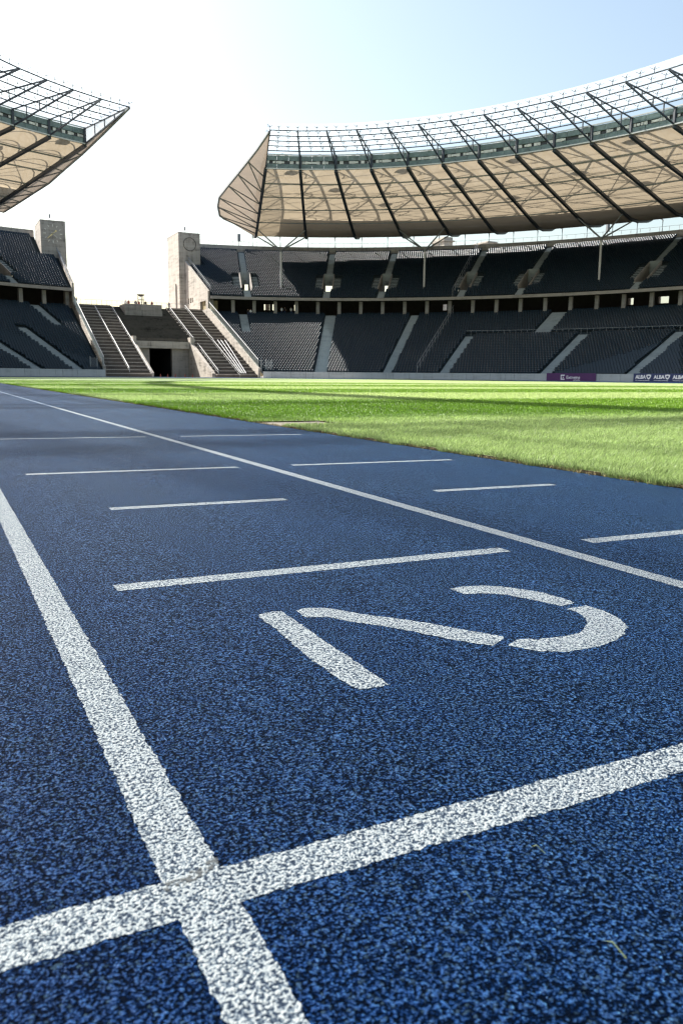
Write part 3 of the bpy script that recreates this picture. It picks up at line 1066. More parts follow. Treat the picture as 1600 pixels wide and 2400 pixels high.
# ================================================================== GATE: TOWERS, STAIRS, TUNNEL
def tower(side, label):
    xa = AX + side * 12.12
    xb = AX + side * 17.11
    x0, x1 = min(xa, xb), max(xa, xb)
    t = thing('clock_tower', label, 'tower', ((x0 + x1) / 2, 187, 14.2))
    m = MB()
    lv = [14.0, 17.6, 21.2, 24.8, 28.4, 31.99]
    for a, b in zip(lv[:-1], lv[1:]):
        m.box(x0, x1, 182.27, 191.64, a, b - .02)
        m.box(x0 + .015, x1 - .015, 182.285, 191.62, b - .02, b)
    m.box(x0 - .03, x1 + .03, 182.24, 191.67, 31.99, 32.12)
    sh = m.build('shaft', M_CONC, t)
    if side > 0:
        m = MB()      # raised slab with a deep joint on the side of the gate
        m.box(x0 - .28, x0, 184.8, 190.6, 15.6, 21.0)
        m.build('relief_slab', M_CONC, t)
        for k in range(5):
            m = MB(); m.box(x0 - .06, x0 - .001, 184.6 + k * 1.15, 185.2 + k * 1.15, 14.5, 15.2)
            m.build('vent', M_IRON, t)
    m = MB()
    cx = (x0 + x1) / 2 - .2
    m.beam((cx, 185, 32), (cx, 185, 33.4), .05, up=(1, 0, 0))
    m.build('siren_pole', M_GREYST, t)
    m = MB()
    m.tube([(cx, 185, 33.0), (cx, 185, 33.1), (cx, 185, 33.75), (cx, 185, 33.85)], [.1, .17, .17, .08], 10)
    m.build('siren', M_GREYST, t)
    for dx in (.6, x1 - x0 - .6):
        m = MB()
        m.path([(x0 + dx, 182.2, 31.2), (x0 + dx, 182.0, 32.3), (x0 + dx + .25, 181.9, 32.45)], .05)
        m.build('lightning_rod', M_IRON, t)
    return t
tl = tower(-1, 'stone tower on the left with a clock of gold hands and pale hour marks')
tr = tower(1, 'stone tower on the right with an empty dark ring instead of a clock')
# left clock
CX, CZ, FY = 24.27, 29.45, 182.27
face = thing('x', None, None)
bpy.data.objects.remove(face)
for k in range(12):
    a = math.radians(30 * k)
    m = MB()
    for r0, r1, w in ((1.5, 1.62, .05), (1.62, 1.78, .045), (1.78, 1.9, .035)):
        if k % 3 == 0: r0 -= .1 if r0 == 1.5 else 0
        d = Vector((math.sin(a), 0, math.cos(a)))
        p = Vector((CX, FY - .06, CZ))
        m.beam(p + d * r0, p + d * r1, w * (3.2 if k % 3 == 0 else 2.8), .07, up=(0, 1, 0))
    m.build('hour_mark', M_HOUR, tl)
def hand(ang, pts, y, mat, knob=0):
    d = Vector((math.sin(ang), 0, math.cos(ang)))
    m = MB()
    p = Vector((CX, FY - y, CZ))
    for (r0, w0), (r1, w1) in zip(pts[:-1], pts[1:]):
        s = d.cross(Vector((0, 1, 0)))
        lo = [p + d * r0 - s * w0, p + d * r0 + s * w0, p + d * r1 + s * w1, p + d * r1 - s * w1]
        m.hexa(lo, [q + Vector((0, -.05, 0)) for q in lo])
    if knob:
        m.tube([p - d * knob + Vector((0, .0, 0)), p - d * knob + Vector((0, -.07, 0))], .17, 14)
    m.build('clock_hand', mat, tl)
hand(math.radians(228), [(-.75, .045), (0, .06), (.5, .09), (1.52, .03)], .16, M_BRASS, .82)
hand(math.radians(135), [(-.36, .05), (0, .05), (1.2, .03)], .1, M_HOUR)
m = MB(); m.tube([(CX, FY, CZ), (CX, FY - .25, CZ)], .09, 12)
m.build('clock_hub', M_IRON, tl)
# ring of the right tower
m = MB()
rc = Vector((53.62, FY - .1, 29.62))
RN = 48
m.tube([rc + Vector((1.42 * math.cos(2 * math.pi * k / RN), 0, 1.42 * math.sin(2 * math.pi * k / RN))) for k in range(RN + 1)], .055, 6, cap=False)
m.build('clock_ring', M_IRON, tr)
m = MB()
for k in range(12):
    a = 2 * math.pi * k / 12
    p = rc + Vector((1.42 * math.cos(a), 0, 1.42 * math.sin(a)))
    m.beam(p, p + Vector((0, .12, 0)), .05)
m.beam((54.1, FY - .05, 27.95), (54.25, FY - .05, 28.3), .05, .1)
m.build('ring_bracket', M_IRON, tr)

SLOPE = 0.4176
def sz(y): return SLOPE * (y - 137)
def stairs(x0, x1, label):
    t = thing('stone_staircase', label, 'staircase', ((x0 + x1) / 2, 137, 0))
    ns = 22
    tr_, ri = 34.0 / ns, 14.2 / ns
    rows = []
    for k in range(ns):
        y0 = 137 + tr_ * k
        z1 = ri * (k + 1)
        m = MB()
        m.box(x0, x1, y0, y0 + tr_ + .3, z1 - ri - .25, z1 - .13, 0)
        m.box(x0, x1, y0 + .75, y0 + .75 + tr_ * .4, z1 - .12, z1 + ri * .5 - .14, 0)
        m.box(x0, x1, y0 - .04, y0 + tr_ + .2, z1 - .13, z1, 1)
        m.build('step', [M_STEP, M_LITEDGE], t)
    m = MB()
    m.hexa([(x0, 137, -.3), (x1, 137, -.3), (x1, 171, -.3), (x0, 171, -.3)], [(x0, 137.1, -.1), (x1, 137.1, -.1), (x1, 171, 13.6), (x0, 171, 13.6)])
    m.build('stair_base', M_MOSS, t)
    return t
stairs(25.6, 33.2, 'broad flight of dark stone steps left of the tunnel, in shade')
stairs(44.72, 52.38, 'broad flight of stone steps right of the tunnel beside the sunlit end wall')

m = MB()
m.box(25.1, 52.4, 171.0, 182.3, 12.5, 14.16)
m.box(26.9, 51.0, 182.3, 200, 12.5, 14.16)
tag(m.build('gate_platform', M_FLOOR), kind='structure')

gate = thing('tunnel_gate', 'stone tunnel gate with a black opening between the two staircases', 'gate', (38.94, 151, 0))
for x0, x1 in ((33.75, 36.45), (36.5, 40.75), (40.8, 44.0)):
    m = MB(); m.box(x0, x1, 151.0, 152.3, 5.35, 6.65); m.build('lintel_block', M_CONC, gate)
for x0, x1 in ((33.75, 36.5), (40.8, 44.0)):
    m = MB(); m.box(x0, x1, 152.0, 152.9, -.2, 5.34); m.build('side_wall', M_CONCD, gate)
m = MB()
m.quad((36.5, 152.9, -.2), (36.5, 176, -.2), (36.5, 176, 5.34), (36.5, 152.9, 5.34))
m.quad((40.8, 152.9, -.2), (40.8, 176, -.2), (40.8, 176, 5.34), (40.8, 152.9, 5.34))
m.quad((36.5, 176, -.2), (40.8, 176, -.2), (40.8, 176, 5.34), (36.5, 176, 5.34))
m.quad((36.4, 151.5, 5.345), (40.9, 151.5, 5.345), (40.9, 176, 5.345), (36.4, 176, 5.345))
m.quad((36.4, 152.9, -.09), (40.9, 152.9, -.09), (40.9, 176, -.09), (36.4, 176, -.09))
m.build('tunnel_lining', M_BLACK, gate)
for x0, x1 in ((33.22, 33.72), (44.05, 44.7)):
    m = MB()
    m.hexa([(x0, 137.6, -.2), (x1, 137.6, -.2), (x1, 152.3, -.2), (x0, 152.3, -.2)], [(x0, 137.6, .75), (x1, 137.6, .75), (x1, 152.3, 7.05), (x0, 152.3, 7.05)])
    m.build('retaining_wall', M_CONC, gate)
    m = MB()
    m.box(x0 - .03, x1 + .06, 150.4, 152.4, 6.2, 7.5)
    m.build('wall_pier', M_CONC, gate)
# dark weathered slope above the lintel
ns = 22
for k in range(ns):
    y0 = 152.31 + (171.0 - 152.31) / ns * k
    z1 = 6.9 + (14.15 - 6.9) * (k + 1) / ns
    m = MB()
    m.box(33.2, 44.72, y0, y0 + 1.3 + random.uniform(0, .2), z1 - .7, z1 + random.uniform(-.05, .05), 0)
    m.build('slope_course', M_MOSS, gate)
for j, (za, zb) in enumerate(((12.2, 13.3), (13.33, 14.5))):
    xs = [35.1, 38.5, 38.62, 42.7] if j == 0 else [35.1, 38.3, 42.6]
    for x0, x1 in zip(xs[:-1], xs[1:]):
        m = MB(); m.box(x0 + .02, x1 - .02, 165.6 + .05 * j, 170.9, za, zb); m.build('parapet_block', M_CONCD, gate)

# handrails
def handrail(label, x, segs, ground_rail=False, mat=M_GALV):
    t = thing('handrail', label, 'handrail', (x, segs[0][0], sz(segs[0][0])), 'steel handrails on the gate staircases')
    m = MB()
    P = [Vector((x, y, sz(y) + h)) for y, h in segs]
    m.tube(P, .06, 8)
    m.tube([p - Vector((0, 0, .45)) for p in P], .03, 6)
    m.build('rail', mat, t)
    for a, b in zip(P[:-1], P[1:]):
        n = max(1, int((b - a).length / 2.6))
        for k in range(n + 1):
            p = a.lerp(b, k / n)
            mm = MB(); mm.beam((p.x, p.y, sz(p.y) - .3), p, .06, up=(1, 0, 0)); mm.build('post', mat, t)
    return t
handrail('long handrail up the middle of the left staircase', 29.7, [(168, 1), (153.6, 1), (152.6, 1.1), (138.4, 1), (138.0, .2)])
handrail('handrail on the edge of the left staircase next to the tunnel', 33.1, [(168, 1), (153.6, 1), (152.6, 1.05), (137.2, 1)])
handrail('short handrail from the right tower ending in a bend above the pier', 45.2, [(169, 1), (153.6, 1), (152.8, 1.15), (151.8, .95)])
handrail('long handrail up the middle of the right staircase', 49.0, [(171, 1), (153.6, 1), (152.6, 1.2), (151.6, .95), (136.8, 1)])
handrail('lower handrail on the right staircase beside the sloped retaining wall', 45.3, [(150, 1), (137.8, 1), (137.7, .1)])
for i, (xa, xb) in enumerate(((49.9, 49.5), (50.6, 49.9), (51.4, 50.3))):
    m = MB()
    m.tube([(xa, 152.0, sz(152) + 1.0), (xb, 137.2, sz(137.2) + .75)], .07, 8)
    for k in range(5):
        y = 138 + k * 3.3; u = (152 - y) / 14.8
        m.beam((xa + (xb - xa) * u, y, sz(y) - .3), (xa + (xb - xa) * u, y, sz(y) + .95), .05, up=(1, 0, 0))
    tag(m.build('guide_pipe', M_POLE), ['first of three white pipes beside the middle handrail of the right stairs', 'second of three white pipes, in the middle of the trio on the right stairs', 'third of three white pipes, nearest to the sunlit end wall'][i], 'pipe', 'white guide pipes on the lower right flight')

def glass_rail(x, label, y0, y1):
    t = thing('glass_railing', label, 'railing', (x, y0, sz(y0)))
    n = 24
    def base(y): return 1.77 + (y - 136.5) * 0.4335
    for k in range(n):
        a = y0 + (y1 - y0) * k / n; b = y0 + (y1 - y0) * (k + 1) / n
        m = MB()
        m.hexa([(x - .02, a + .05, base(a) + .05), (x + .02, a + .05, base(a) + .05), (x + .02, b - .05, base(b) + .05), (x - .02, b - .05, base(b) + .05)],
               [(x - .02, a + .05, base(a) + 1.25), (x + .02, a + .05, base(a) + 1.25), (x + .02, b - .05, base(b) + 1.25), (x - .02, b - .05, base(b) + 1.25)])
        m.build('glass_panel', M_RAILGL, t)
        m = MB(); m.beam((x, a, base(a) - .2), (x, a, base(a) + 1.32), .06, up=(1, 0, 0)); m.build('post', M_GALV, t)
    m = MB(); m.tube([(x, y0, base(y0) + 1.33), (x, y1, base(y1) + 1.33)], .06, 8)
    m.build('top_rail', M_POLE, t)
    return t
glass_rail(52.6, 'pale glass railing on the sloped wall right of the right staircase', 137.0, 165.4)
glass_rail(25.3, 'pale glass railing on the sloped wall left of the left staircase', 137.0, 165.4)
# upper tier end rails along the slope of the end walls
for side, lab in ((1, 'steel railing down the edge of the upper tier beside the ringed tower'), (-1, 'steel railing down the edge of the upper tier beside the clock with hands')):
    m = MB()
    x = AX + side * (XE + .3 - AX)
    m.beam((x, 165.8, 18.9), (x, 181.8, 26.7), .08)
    m.beam((x, 165.8, 18.5), (x, 181.8, 26.3), .05)
    for k in range(8):
        y = 165.8 + 16 * k / 7; z = 18.9 + 7.8 * k / 7
        m.beam((x, y, z - 1.1), (x, y, z), .05, up=(1, 0, 0))
    tag(m.build('edge_railing', M_GREYST), lab, 'railing')
# gate posts at the foot of the end walls
for side, lab in ((1, 'dark steel gate frame at the foot of the right staircase'), (-1, 'dark steel gate frame at the foot of the left staircase')):
    t = thing('steel_gate', lab, 'gate', (AX + side * (53.6 - AX), 136.6, 0))
    for dx in (0, .9, 2.0):
        m = MB(); x = AX + side * (52.9 + dx - AX)
        m.beam((x, 136.3, -.1), (x, 136.3, 3.3), .13, up=(1, 0, 0)); m.build('post', M_GREYST, t)
    m = MB()
    for k in range(9):
        x = AX + side * (53.8 + k * .12 - AX)
        m.beam((x, 136.3, .1), (x, 136.3, 3.1), .03, up=(1, 0, 0))
    m.build('bar_grille', M_GREYST, t)
# platform fence
fence = thing('platform_fence', 'thin post fence along the skyline between the towers', 'fence', (38.9, 176, 14.2))
m = MB(); m.beam((26.2, 176, 15.85), (51.6, 176, 15.85), .045); m.beam((26.2, 176, 15.0), (51.6, 176, 15.0), .025)
m.build('rail', M_GREYST, fence)
for k in range(25):
    m = MB(); x = 26.2 + 25.4 * k / 24
    m.beam((x, 176, 14.1), (x, 176, 15.85), .05, up=(1, 0, 0)); m.build('post', M_GREYST, fence)
# fire bowl on legs
c = thing('fire_bowl', 'iron fire bowl on tall legs standing on the skyline between the towers', 'fire bowl', (40.55, 175, 14.2))
m = MB(); m.tube([(40.55, 175, 16.85), (40.55, 175, 17.0), (40.55, 175, 17.2), (40.55, 175, 17.3)], [.2, .55, .8, .82], 20); m.build('bowl', M_IRON, c)
for k in range(3):
    a = 2 * math.pi * k / 3 + .5
    m = MB(); m.tube([(40.55 + .72 * math.cos(a), 175 + .72 * math.sin(a), 14.1), (40.55 + .62 * math.cos(a), 175 + .62 * math.sin(a), 16.95)], .07, 8); m.build('leg', M_IRON, c)
m = MB(); m.tube([(40.55 + .66 * math.cos(2 * math.pi * k / 16), 175 + .66 * math.sin(2 * math.pi * k / 16), 16.2) for k in range(17)], .05, 6, cap=False); m.build('brace_ring', M_IRON, c)

# low cones in front of the tunnel
for i, x in enumerate((33.9, 35.1, 36.4, 38.1, 39.4)):
    m = MB()
    m.box(x * 1.0 - .2, x + .2, 133.6, 134.0, -.1, -.04, 0)
    m.tube([(x, 133.8, -.04), (x, 133.8, .3), (x, 133.8, .62)], [.15, .09, .03], 10, 1)
    tag(m.build('marker_cone', [M_IRON, plain('cone_rubber', (.25, .05, .03), .7)]), ['leftmost', 'second from left', 'middle', 'second from right', 'rightmost'][i] + ' of the five small cones before the tunnel', 'cone', 'small cones in front of the tunnel')

# ================================================================== ADVERTISING BOARDS
def board(t0, t1, name, label, mat, z0=-.12, z1=1.27):
    tm = (t0 + t1) / 2
    n = NRM(tm); x = Vector((n.y, -n.x, 0))
    p0 = E(t0, -29.08, 0); p1 = E(t1, -29.08, 0)
    w = (p1 - p0).length
    c = (p0 + p1) / 2
    t = thing(name, label, 'advertising board', (c.x, c.y, z0))
    m = MB()
    d = -n
    lo = [c - x * w / 2 + d * .12, c + x * w / 2 + d * .12, c + x * w / 2 + d * .0, c - x * w / 2]
    m.hexa([Vector((p.x, p.y, z0)) for p in lo], [Vector((p.x, p.y, z1)) for p in lo])
    m.build('panel', mat, t)
    def at(fx, z): return c - x * w / 2 + x * (w * fx) + d * .125 + Vector((0, 0, z))
    return t, at, n, w
b, at, n, w = board(.555, .4515, 'advertising_board', 'purple board lettered Extreme networks below the lower seats', M_PURPLE)
x = Vector((n.y, -n.x, 0))
def rect(m, at, w, f0, f1, z0, z1, n):
    a, b_ = at(f0, 0), at(f1, 0)
    lo = [a, b_, b_ + n * .015, a + n * .015]
    lo = [p - n * .012 for p in lo]
    m.hexa([Vector((p.x, p.y, z0)) for p in lo], [Vector((p.x, p.y, z1)) for p in lo])
m = MB()
rect(m, at, w, .297, .312, .24, 1.02, n)
rect(m, at, w, .3125, .378, .86, 1.03, n); rect(m, at, w, .3125, .374, .22, .40, n)
rect(m, at, w, .336, .358, .56, .70, n)
m.build('emblem', M_WHITE, b)
t_ = text_mesh('lettering', 'Extreme', .72, M_WHITE, .006); put_text(t_, at(.41, .38), n, b)
wd = max(v.co.x for v in t_.data.vertices); sx = .28 * w / wd
t_.data.transform(Matrix.Diagonal((sx, 1, 1, 1)))
t_ = text_mesh('lettering', 'networks', .26, M_WHITE, .004); put_text(t_, at(.55, .12), n, b)
wd = max(v.co.x for v in t_.data.vertices); t_.data.transform(Matrix.Diagonal((.14 * w / wd, 1, 1, 1)))
b, at, n, w = board(.377, .19, 'advertising_board', 'navy blue board with the word ALBA and a shield repeated along it', M_NAVY)
for k in range(5):
    f0 = .022 + k * .188
    t_ = text_mesh('lettering', 'ALBA', .72, M_WHITE, .035); put_text(t_, at(f0, .52), n, b)
    wd = max(v.co.x for v in t_.data.vertices); t_.data.transform(Matrix.Diagonal((.108 * w / wd, 1, 1, 1)))
    fs, zs = f0 + .135, .80
    for sc, mt, nm, dd in ((1.0, M_WHITE, 'shield', .0), (.42, M_NAVY, 'shield_centre', .03)):
        out = [(-.36, .28), (0, .34), (.36, .28), (.34, .02), (.2, -.28), (0, -.42), (-.2, -.28), (-.34, .02)]
        xv = Vector((n.y, -n.x, 0))
        base = at(fs, zs) - n * (.01 + dd)
        P1 = [base + xv * (a * sc * 1.1) + Vector((0, 0, b_ * sc)) for a, b_ in out]
        m = MB(); k8 = len(P1)
        m.add(P1 + [p + n * .02 for p in P1], [tuple(range(k8))] + [(i, (i + 1) % k8, k8 + (i + 1) % k8, k8 + i) for i in range(k8)])
        m.build(nm, mt, b)
    t_ = text_mesh('lettering', 'Wir kommen aus Rohstoff', .2, M_WHITE, .003); put_text(t_, at(f0, .2), n, b)
    wd = max(v.co.x for v in t_.data.vertices); t_.data.transform(Matrix.Diagonal((.145 * w / wd, 1, 1, 1)))

# ================================================================== ROOF
KB = [(-45.22, 37.28), (-31.76, 35.04), (-20, 33.8), (-6, 32.35), (2, 31.5), (7, 31.05), (12, 31.25), (18, 32.2), (24, 34.0), (26.5, 35.4)]
KT = [(-45.22, 37.34), (-31.76, 37.2), (-20, 38.6), (-5, 39.2), (10, 38.3), (20, 36.9), (26.5, 35.5)]
def zb(d): return float(np.interp(d, *zip(*KB)))
def ztp(d): return float(np.interp(d, *zip(*KT)))
def build_roof(side, a, T, nvis, label, end_edge):
    rf = thing('stadium_roof', label, 'roof', (AX + side * 60, 110, 33))
    af = a if callable(a) else (lambda t: a)
    def Q(t, d, z): return E(t, d, z, af(t), side)
    def bay(t0, t1, u): return t0 + (t1 - t0) * u
    memb_d = [-31.6, -26, -20, -13, -6, 2, 7, 12, 15, 18, 21, 24, 26.5]
    fit = MB()
    # ribs
    for i, t in enumerate(T):
        m = MB()
        m.beam(Q(t, -45.3, zb(-45.22)), Q(t, -31.76, zb(-31.76)), .16, .2)
        L = [-31.76, -20, -6, 2, 7, 9.5, 12, 15, 18, 21]
        for d0, d1 in zip(L[:-1], L[1:]):
            m.beam(Q(t, d0, zb(d0) - .22), Q(t, d1, zb(d1) - .22), .52, .42)
        m.beam(Q(t, -45.3, zb(-45.22) + .05), Q(t, -31.76, ztp(-31.76)), .15, .15)
        L = [-31.76, -20, -5, 10, 20, 26]
        for d0, d1 in zip(L[:-1], L[1:]):
            m.beam(Q(t, d0, ztp(d0) - .3), Q(t, d1, ztp(d1) - .3), .3, .3)
        for d in (-41, -38, -35):
            m.beam(Q(t, d, zb(d)), Q(t, d, ztp(d)), .14, up=(1, 0, 0))
        m.beam(Q(t, -31.78, zb(-31.76) - .1), Q(t, -31.78, ztp(-31.76) + .1), .34, up=(1, 0, 0))
        D = [-31, -25, -19, -13, -7, -1, 5, 11, 17]
        for k, d in enumerate(D):
            m.beam(Q(t, d, zb(d)), Q(t, d, ztp(d) - .3), .2, up=(1, 0, 0))
            if k + 1 < len(D):
                e = D[k + 1]
                if k % 2 == 0: m.beam(Q(t, d, zb(d)), Q(t, e, ztp(e) - .3), .2)
                else: m.beam(Q(t, d, ztp(d) - .3), Q(t, e, zb(e)), .2)
        m.build('truss_rib', M_STEEL, rf)
    for i, (t0, t1) in enumerate(zip(T[:-1], T[1:])):
        full = i < nvis
        U = [0, .25, .5, .75, 1]
        m = MB()
        for d0, d1 in zip(memb_d[:-1], memb_d[1:]):
            for u0, u1 in zip(U[:-1], U[1:]):
                m.quad(Q(bay(t0, t1, u0), d0, zb(d0)), Q(bay(t0, t1, u1), d0, zb(d0)), Q(bay(t0, t1, u1), d1, zb(d1)), Q(bay(t0, t1, u0), d1, zb(d1)))
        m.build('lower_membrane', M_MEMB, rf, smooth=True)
        m = MB()
        TD = [-31.7, -26, -20, -12, -5, 1]
        for d0, d1 in zip(TD[:-1], TD[1:]):
            for u0, u1 in zip(U[:-1], U[1:]):
                m.quad(*[Q(bay(t0, t1, u), d, ztp(d) + 1.1 * 4 * u * (1 - u) * (0 if d < -30 else 1)) for u, d in ((u0, d0), (u1, d0), (u1, d1), (u0, d1))])
        m.build('upper_membrane', M_TOPM, rf)
        m = MB()
        TD = [1.002, 4, 10, 20, 26.5]
        for d0, d1 in zip(TD[:-1], TD[1:]):
            for u0, u1 in zip(U[:-1], U[1:]):
                m.quad(*[Q(bay(t0, t1, u), d, ztp(d)) for u, d in ((u0, d0), (u1, d0), (u1, d1), (u0, d1))])
        m.build('edge_sheet', M_SHEET, rf)
        # arches that carry the upper membrane
        for d in (-27, -21.5, -16, -10.5, -5, 0):
            m = MB()
            P = [Q(bay(t0, t1, u), d, zb(d) + .8 + (ztp(d) - zb(d) + .1) * 4 * u * (1 - u)) for u in np.linspace(0, 1, 9)]
            m.path(P, .17, .17)
            m.build('arch', M_STEEL, rf)
        m = MB()
        m.beam(Q(t0, -20, zb(-20) + .6), Q(t1, -8, zb(-8) + .6), .09); m.beam(Q(t1, -20, zb(-20) + .6), Q(t0, -8, zb(-8) + .6), .09)
        for d in (-24, -18.5, -7.5, -2):
            m.beam(Q(t0, d, zb(d) + 1.2), Q(t1, d, zb(d) + 1.2), .18, .18)
        c = Q(bay(t0, t1, .55), -29 + (i * 7 % 3) * 9, zb(-20) + 2.1)
        m.box(c.x - .8, c.x + .8, c.y - .8, c.y + .8, c.z, c.z + 1.0)
        m.build('cross_bracing', M_STEEL, rf)
        # lower purlins under the membrane
        for d in (-24.8, -17.6, -10.2, -1.5):
            m = MB()
            m.beam(Q(t0, d, zb(d) - .14), Q(t1, d, zb(d) - .14), .2, .2)
            m.build('membrane_purlin', M_GREYST, rf)
        # light band
        for z0, z1, nm, mt, dd in ((35.1, 35.86, 'band_panel', M_TEAL, 0), (36.42, 37.2, 'band_panel', M_TEAL, 0), (35.87, 36.41, 'lamp_slot', M_SLOT, .25)):
            for u0, u1 in ((0, .333), (.333, .667), (.667, 1)) if nm == 'band_panel' else ((0, 1),):
                g = .004
                m = MB()
                A, B = bay(t0, t1, u0 + g), bay(t0, t1, u1 - g)
                lo = [Q(A, -31.72 + dd, z0), Q(B, -31.72 + dd, z0), Q(B, -31.4 + dd, z0), Q(A, -31.4 + dd, z0)]
                m.hexa(lo, [Vector((p.x, p.y, z1)) for p in lo])
                m.build(nm, mt, rf)
        m = MB()
        A, B = Q(t0, -31.9, 35.03), Q(t1, -31.9, 35.03)
        m.beam(A, B, .2, .16); m.beam(Q(t0, -31.9, 37.3), Q(t1, -31.9, 37.3), .2, .16)
        m.build('band_rail', M_POLE, rf)
        if full:
            for u in np.arange(.08, .95, .085):
                if random.random() < .7:
                    m = MB()
                    p = Q(bay(t0, t1, u), -31.62, 36.14)
                    h = random.choice((.16, .2, .22)); w = random.choice((.18, .25, .3))
                    q = Q(bay(t0, t1, u) + .001, -31.62, 36.14)
                    dr = (q - p).normalized() * w
                    m.beam(p - dr, p + dr, .1, h * 2)
                    m.build('lamp', M_LAMP, rf)
        if side < 0 and i >= 7:      # unseen strip added along the inner rim to cast a dark band
            m = MB()
            lo = [Q(t0, -46.6, 37.0), Q(t1, -46.6, 37.0), Q(t1, -45.3, 37.0), Q(t0, -45.3, 37.0)]
            m.hexa(lo, [p + Vector((0, 0, .25)) for p in lo])
            m.build('rim_shade_strip', M_STEEL, rf)
        # glass roof: purlins, panes, fittings
        GD = [-45.22, -42.5, -39.8, -37.1, -34.4, -31.95]
        zt_ = lambda d: float(np.interp(d, (-45.22, -31.76), (37.34, 37.2)))
        for d in GD[:5]:
            m = MB()
            m.beam(Q(t0, d, zt_(d)), Q(t1, d, zt_(d)), .12, .13)
            m.build('glass_purlin', M_STEEL, rf)
        GP = [-46.1, -43.86, -41.15, -38.45, -35.75, -33.1, -31.5]
        if full:
            for j in range(5):
                for k in range(3):
                    m = MB()
                    u0, u1 = k / 3 + .006, (k + 1) / 3 - .006
                    d0, d1 = GP[j] + .03, GP[j + 1] - .03
                    lo = [Q(bay(t0, t1, u0), d0, zt_(d0) + .72), Q(bay(t0, t1, u1), d0, zt_(d0) + .72), Q(bay(t0, t1, u1), d1, zt_(d1) + .72), Q(bay(t0, t1, u0), d1, zt_(d1) + .72)]
                    m.hexa(lo, [p + Vector((0, 0, .03)) for p in lo])
                    m.build('glass_pane', M_GLASS, rf)
        else:
            m = MB()
            lo = [Q(t0, -46.1, 38.06), Q(t1, -46.1, 38.06), Q(t1, -31.5, 37.9), Q(t0, -31.5, 37.9)]
            m.hexa(lo, [p + Vector((0, 0, .03)) for p in lo])
            m.build('glass_pane', M_GLASS, rf)
        if full:
            for d in GD[:5]:
                for k in range(3):
                    u = (k + .0) / 3
                    t = bay(t0, t1, u)
                    p = Q(t, d, zt_(d))
                    n = NRM(t, af(t), side); ta = Vector((-n.y, n.x, 0))
                    fit.beam(p, p + Vector((0, 0, .7)), .06, up=(1, 0, 0))
                    c = p + Vector((0, 0, .45))
                    for sx in (-1, 1):
                        for sy in (-1, 1):
                            fit.beam(c, c + ta * sx * .42 + n * sy * .42 + Vector((0, 0, .25)), .04)
        # slim posts from the rim up to the outer edge
        if full:
            for u in (0, .5):
                t = bay(t0, t1, u)
                if E(t, 29, 0).x < 57 and side > 0: continue
                m = MB()
                p = E(t, 29.0, 31.5, side=side)
                q = Q(t, 24.5, 34.1)
                m.tube([p, Vector((p.x, p.y, 34.0)), q], .13, 8)
                m.build('rim_post', M_GREYST, rf)
    tag(fit.build('glass_fitting', M_STEEL, rf), kind='stuff')
    # closing piece at the gate end
    t0 = T[0]
    ds = [-45.2, -36, -28, -20, -13, -7, -1, 3, 7]
    lowp, out = [], []
    for d in ds:
        lowp.append(Q(t0, d, zb(d)))
    out = end_edge(lowp)
    m = MB()
    for i in range(len(ds) - 1):
        m.quad(lowp[i], lowp[i + 1], out[i + 1], out[i])
    # outer flank turning up from the corner to the roof edge
    far = [Q(t0, d, zb(d)) for d in (7, 12, 18, 24)]
    c = out[-1]
    m.add([c] + far, [(0, i, i + 1) for i in range(1, 4)])
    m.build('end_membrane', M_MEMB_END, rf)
    m = MB()          # upper skin over the closing piece
    top = [p + Vector((0, 0, .25 + .5 * min(1, i / 3))) for i, p in enumerate(out)]
    tin = [Q(t0, d, ztp(d)) for d in ds]
    for i in range(len(ds) - 1):
        m.quad(tin[i], tin[i + 1], top[i + 1], top[i])
        m.quad(out[i], out[i + 1], top[i + 1], top[i])
    m.add([top[-1], tin[-1], Q(t0, 18, ztp(18)), Q(t0, 24, zb(24)), c], [(0, 1, 2, 3, 4)])
    m.build('end_skin', M_ENDTOP, rf)
    m = MB()
    m.path(out, .3, .3)
    m.build('end_tube', M_GREYST, rf)
    for i in range(2, len(ds)):
        m = MB()
        off = Vector((0, 0, -.16))
        m.beam(lowp[i] + off, out[i] + off, .16)
        if i + 1 < len(ds):
            m.beam(out[i] + off, lowp[i + 1] + off, .16)
        m.build('end_strut', M_GREYST, rf)
    return rf
TR = [1.3046, 1.1966, 1.0914, .991, .8934, .8039, .7172, .6313, .5503, .4744, .3988, .3202, .2393, .158, .077, -.004, -.085]
TL = [1.305, 1.214, 1.125, 1.045, .965, .885, .805, .725, .645, .565, .485, .405, .325, .245, .165, .085, .005, -.075, -.155, -.235, -.315, -.395, -.475, -.555, -.635, -.715, -.8]
TL = TL[:6] + [t + .015 for t in TL[6:]]
def edge_right(lp):
    X = []
    for (px, py), z in zip(((631, 309), (603, 350), (582, 377), (558, 407), (536, 434), (514, 462), (510.5, 483), (515, 505), (523, 511)), (37.28, 36.3, 35.65, 34.95, 34.25, 33.45, 32.6, 31.75, 31.45)):
        d = F_ + R_ * ((px - 800) / 1860.05) - U_ * ((py - 1200) / 1860.05)      # outline read off at known heights
        X.append(CAM + d * ((z - CAM.z) / d.z))
    return [Vector(p) for p in X]
def edge_left(lp):
    L = []
    for i, p in enumerate(lp):
        k = min(1, i / 4)
        L.append(p + Vector((2.5 * k, 1.0 * k, -.25 * k)))
    return L
build_roof(1, 89.35, TR, 12, 'wide translucent roof with glass inner rim over the right grandstand', edge_right)
build_roof(-1, lambda t: float(np.interp(t, (.3, .725), (94.6, 96.67))), TL, 5, 'roof end with glass rim jutting in at the upper left of the picture', edge_left)

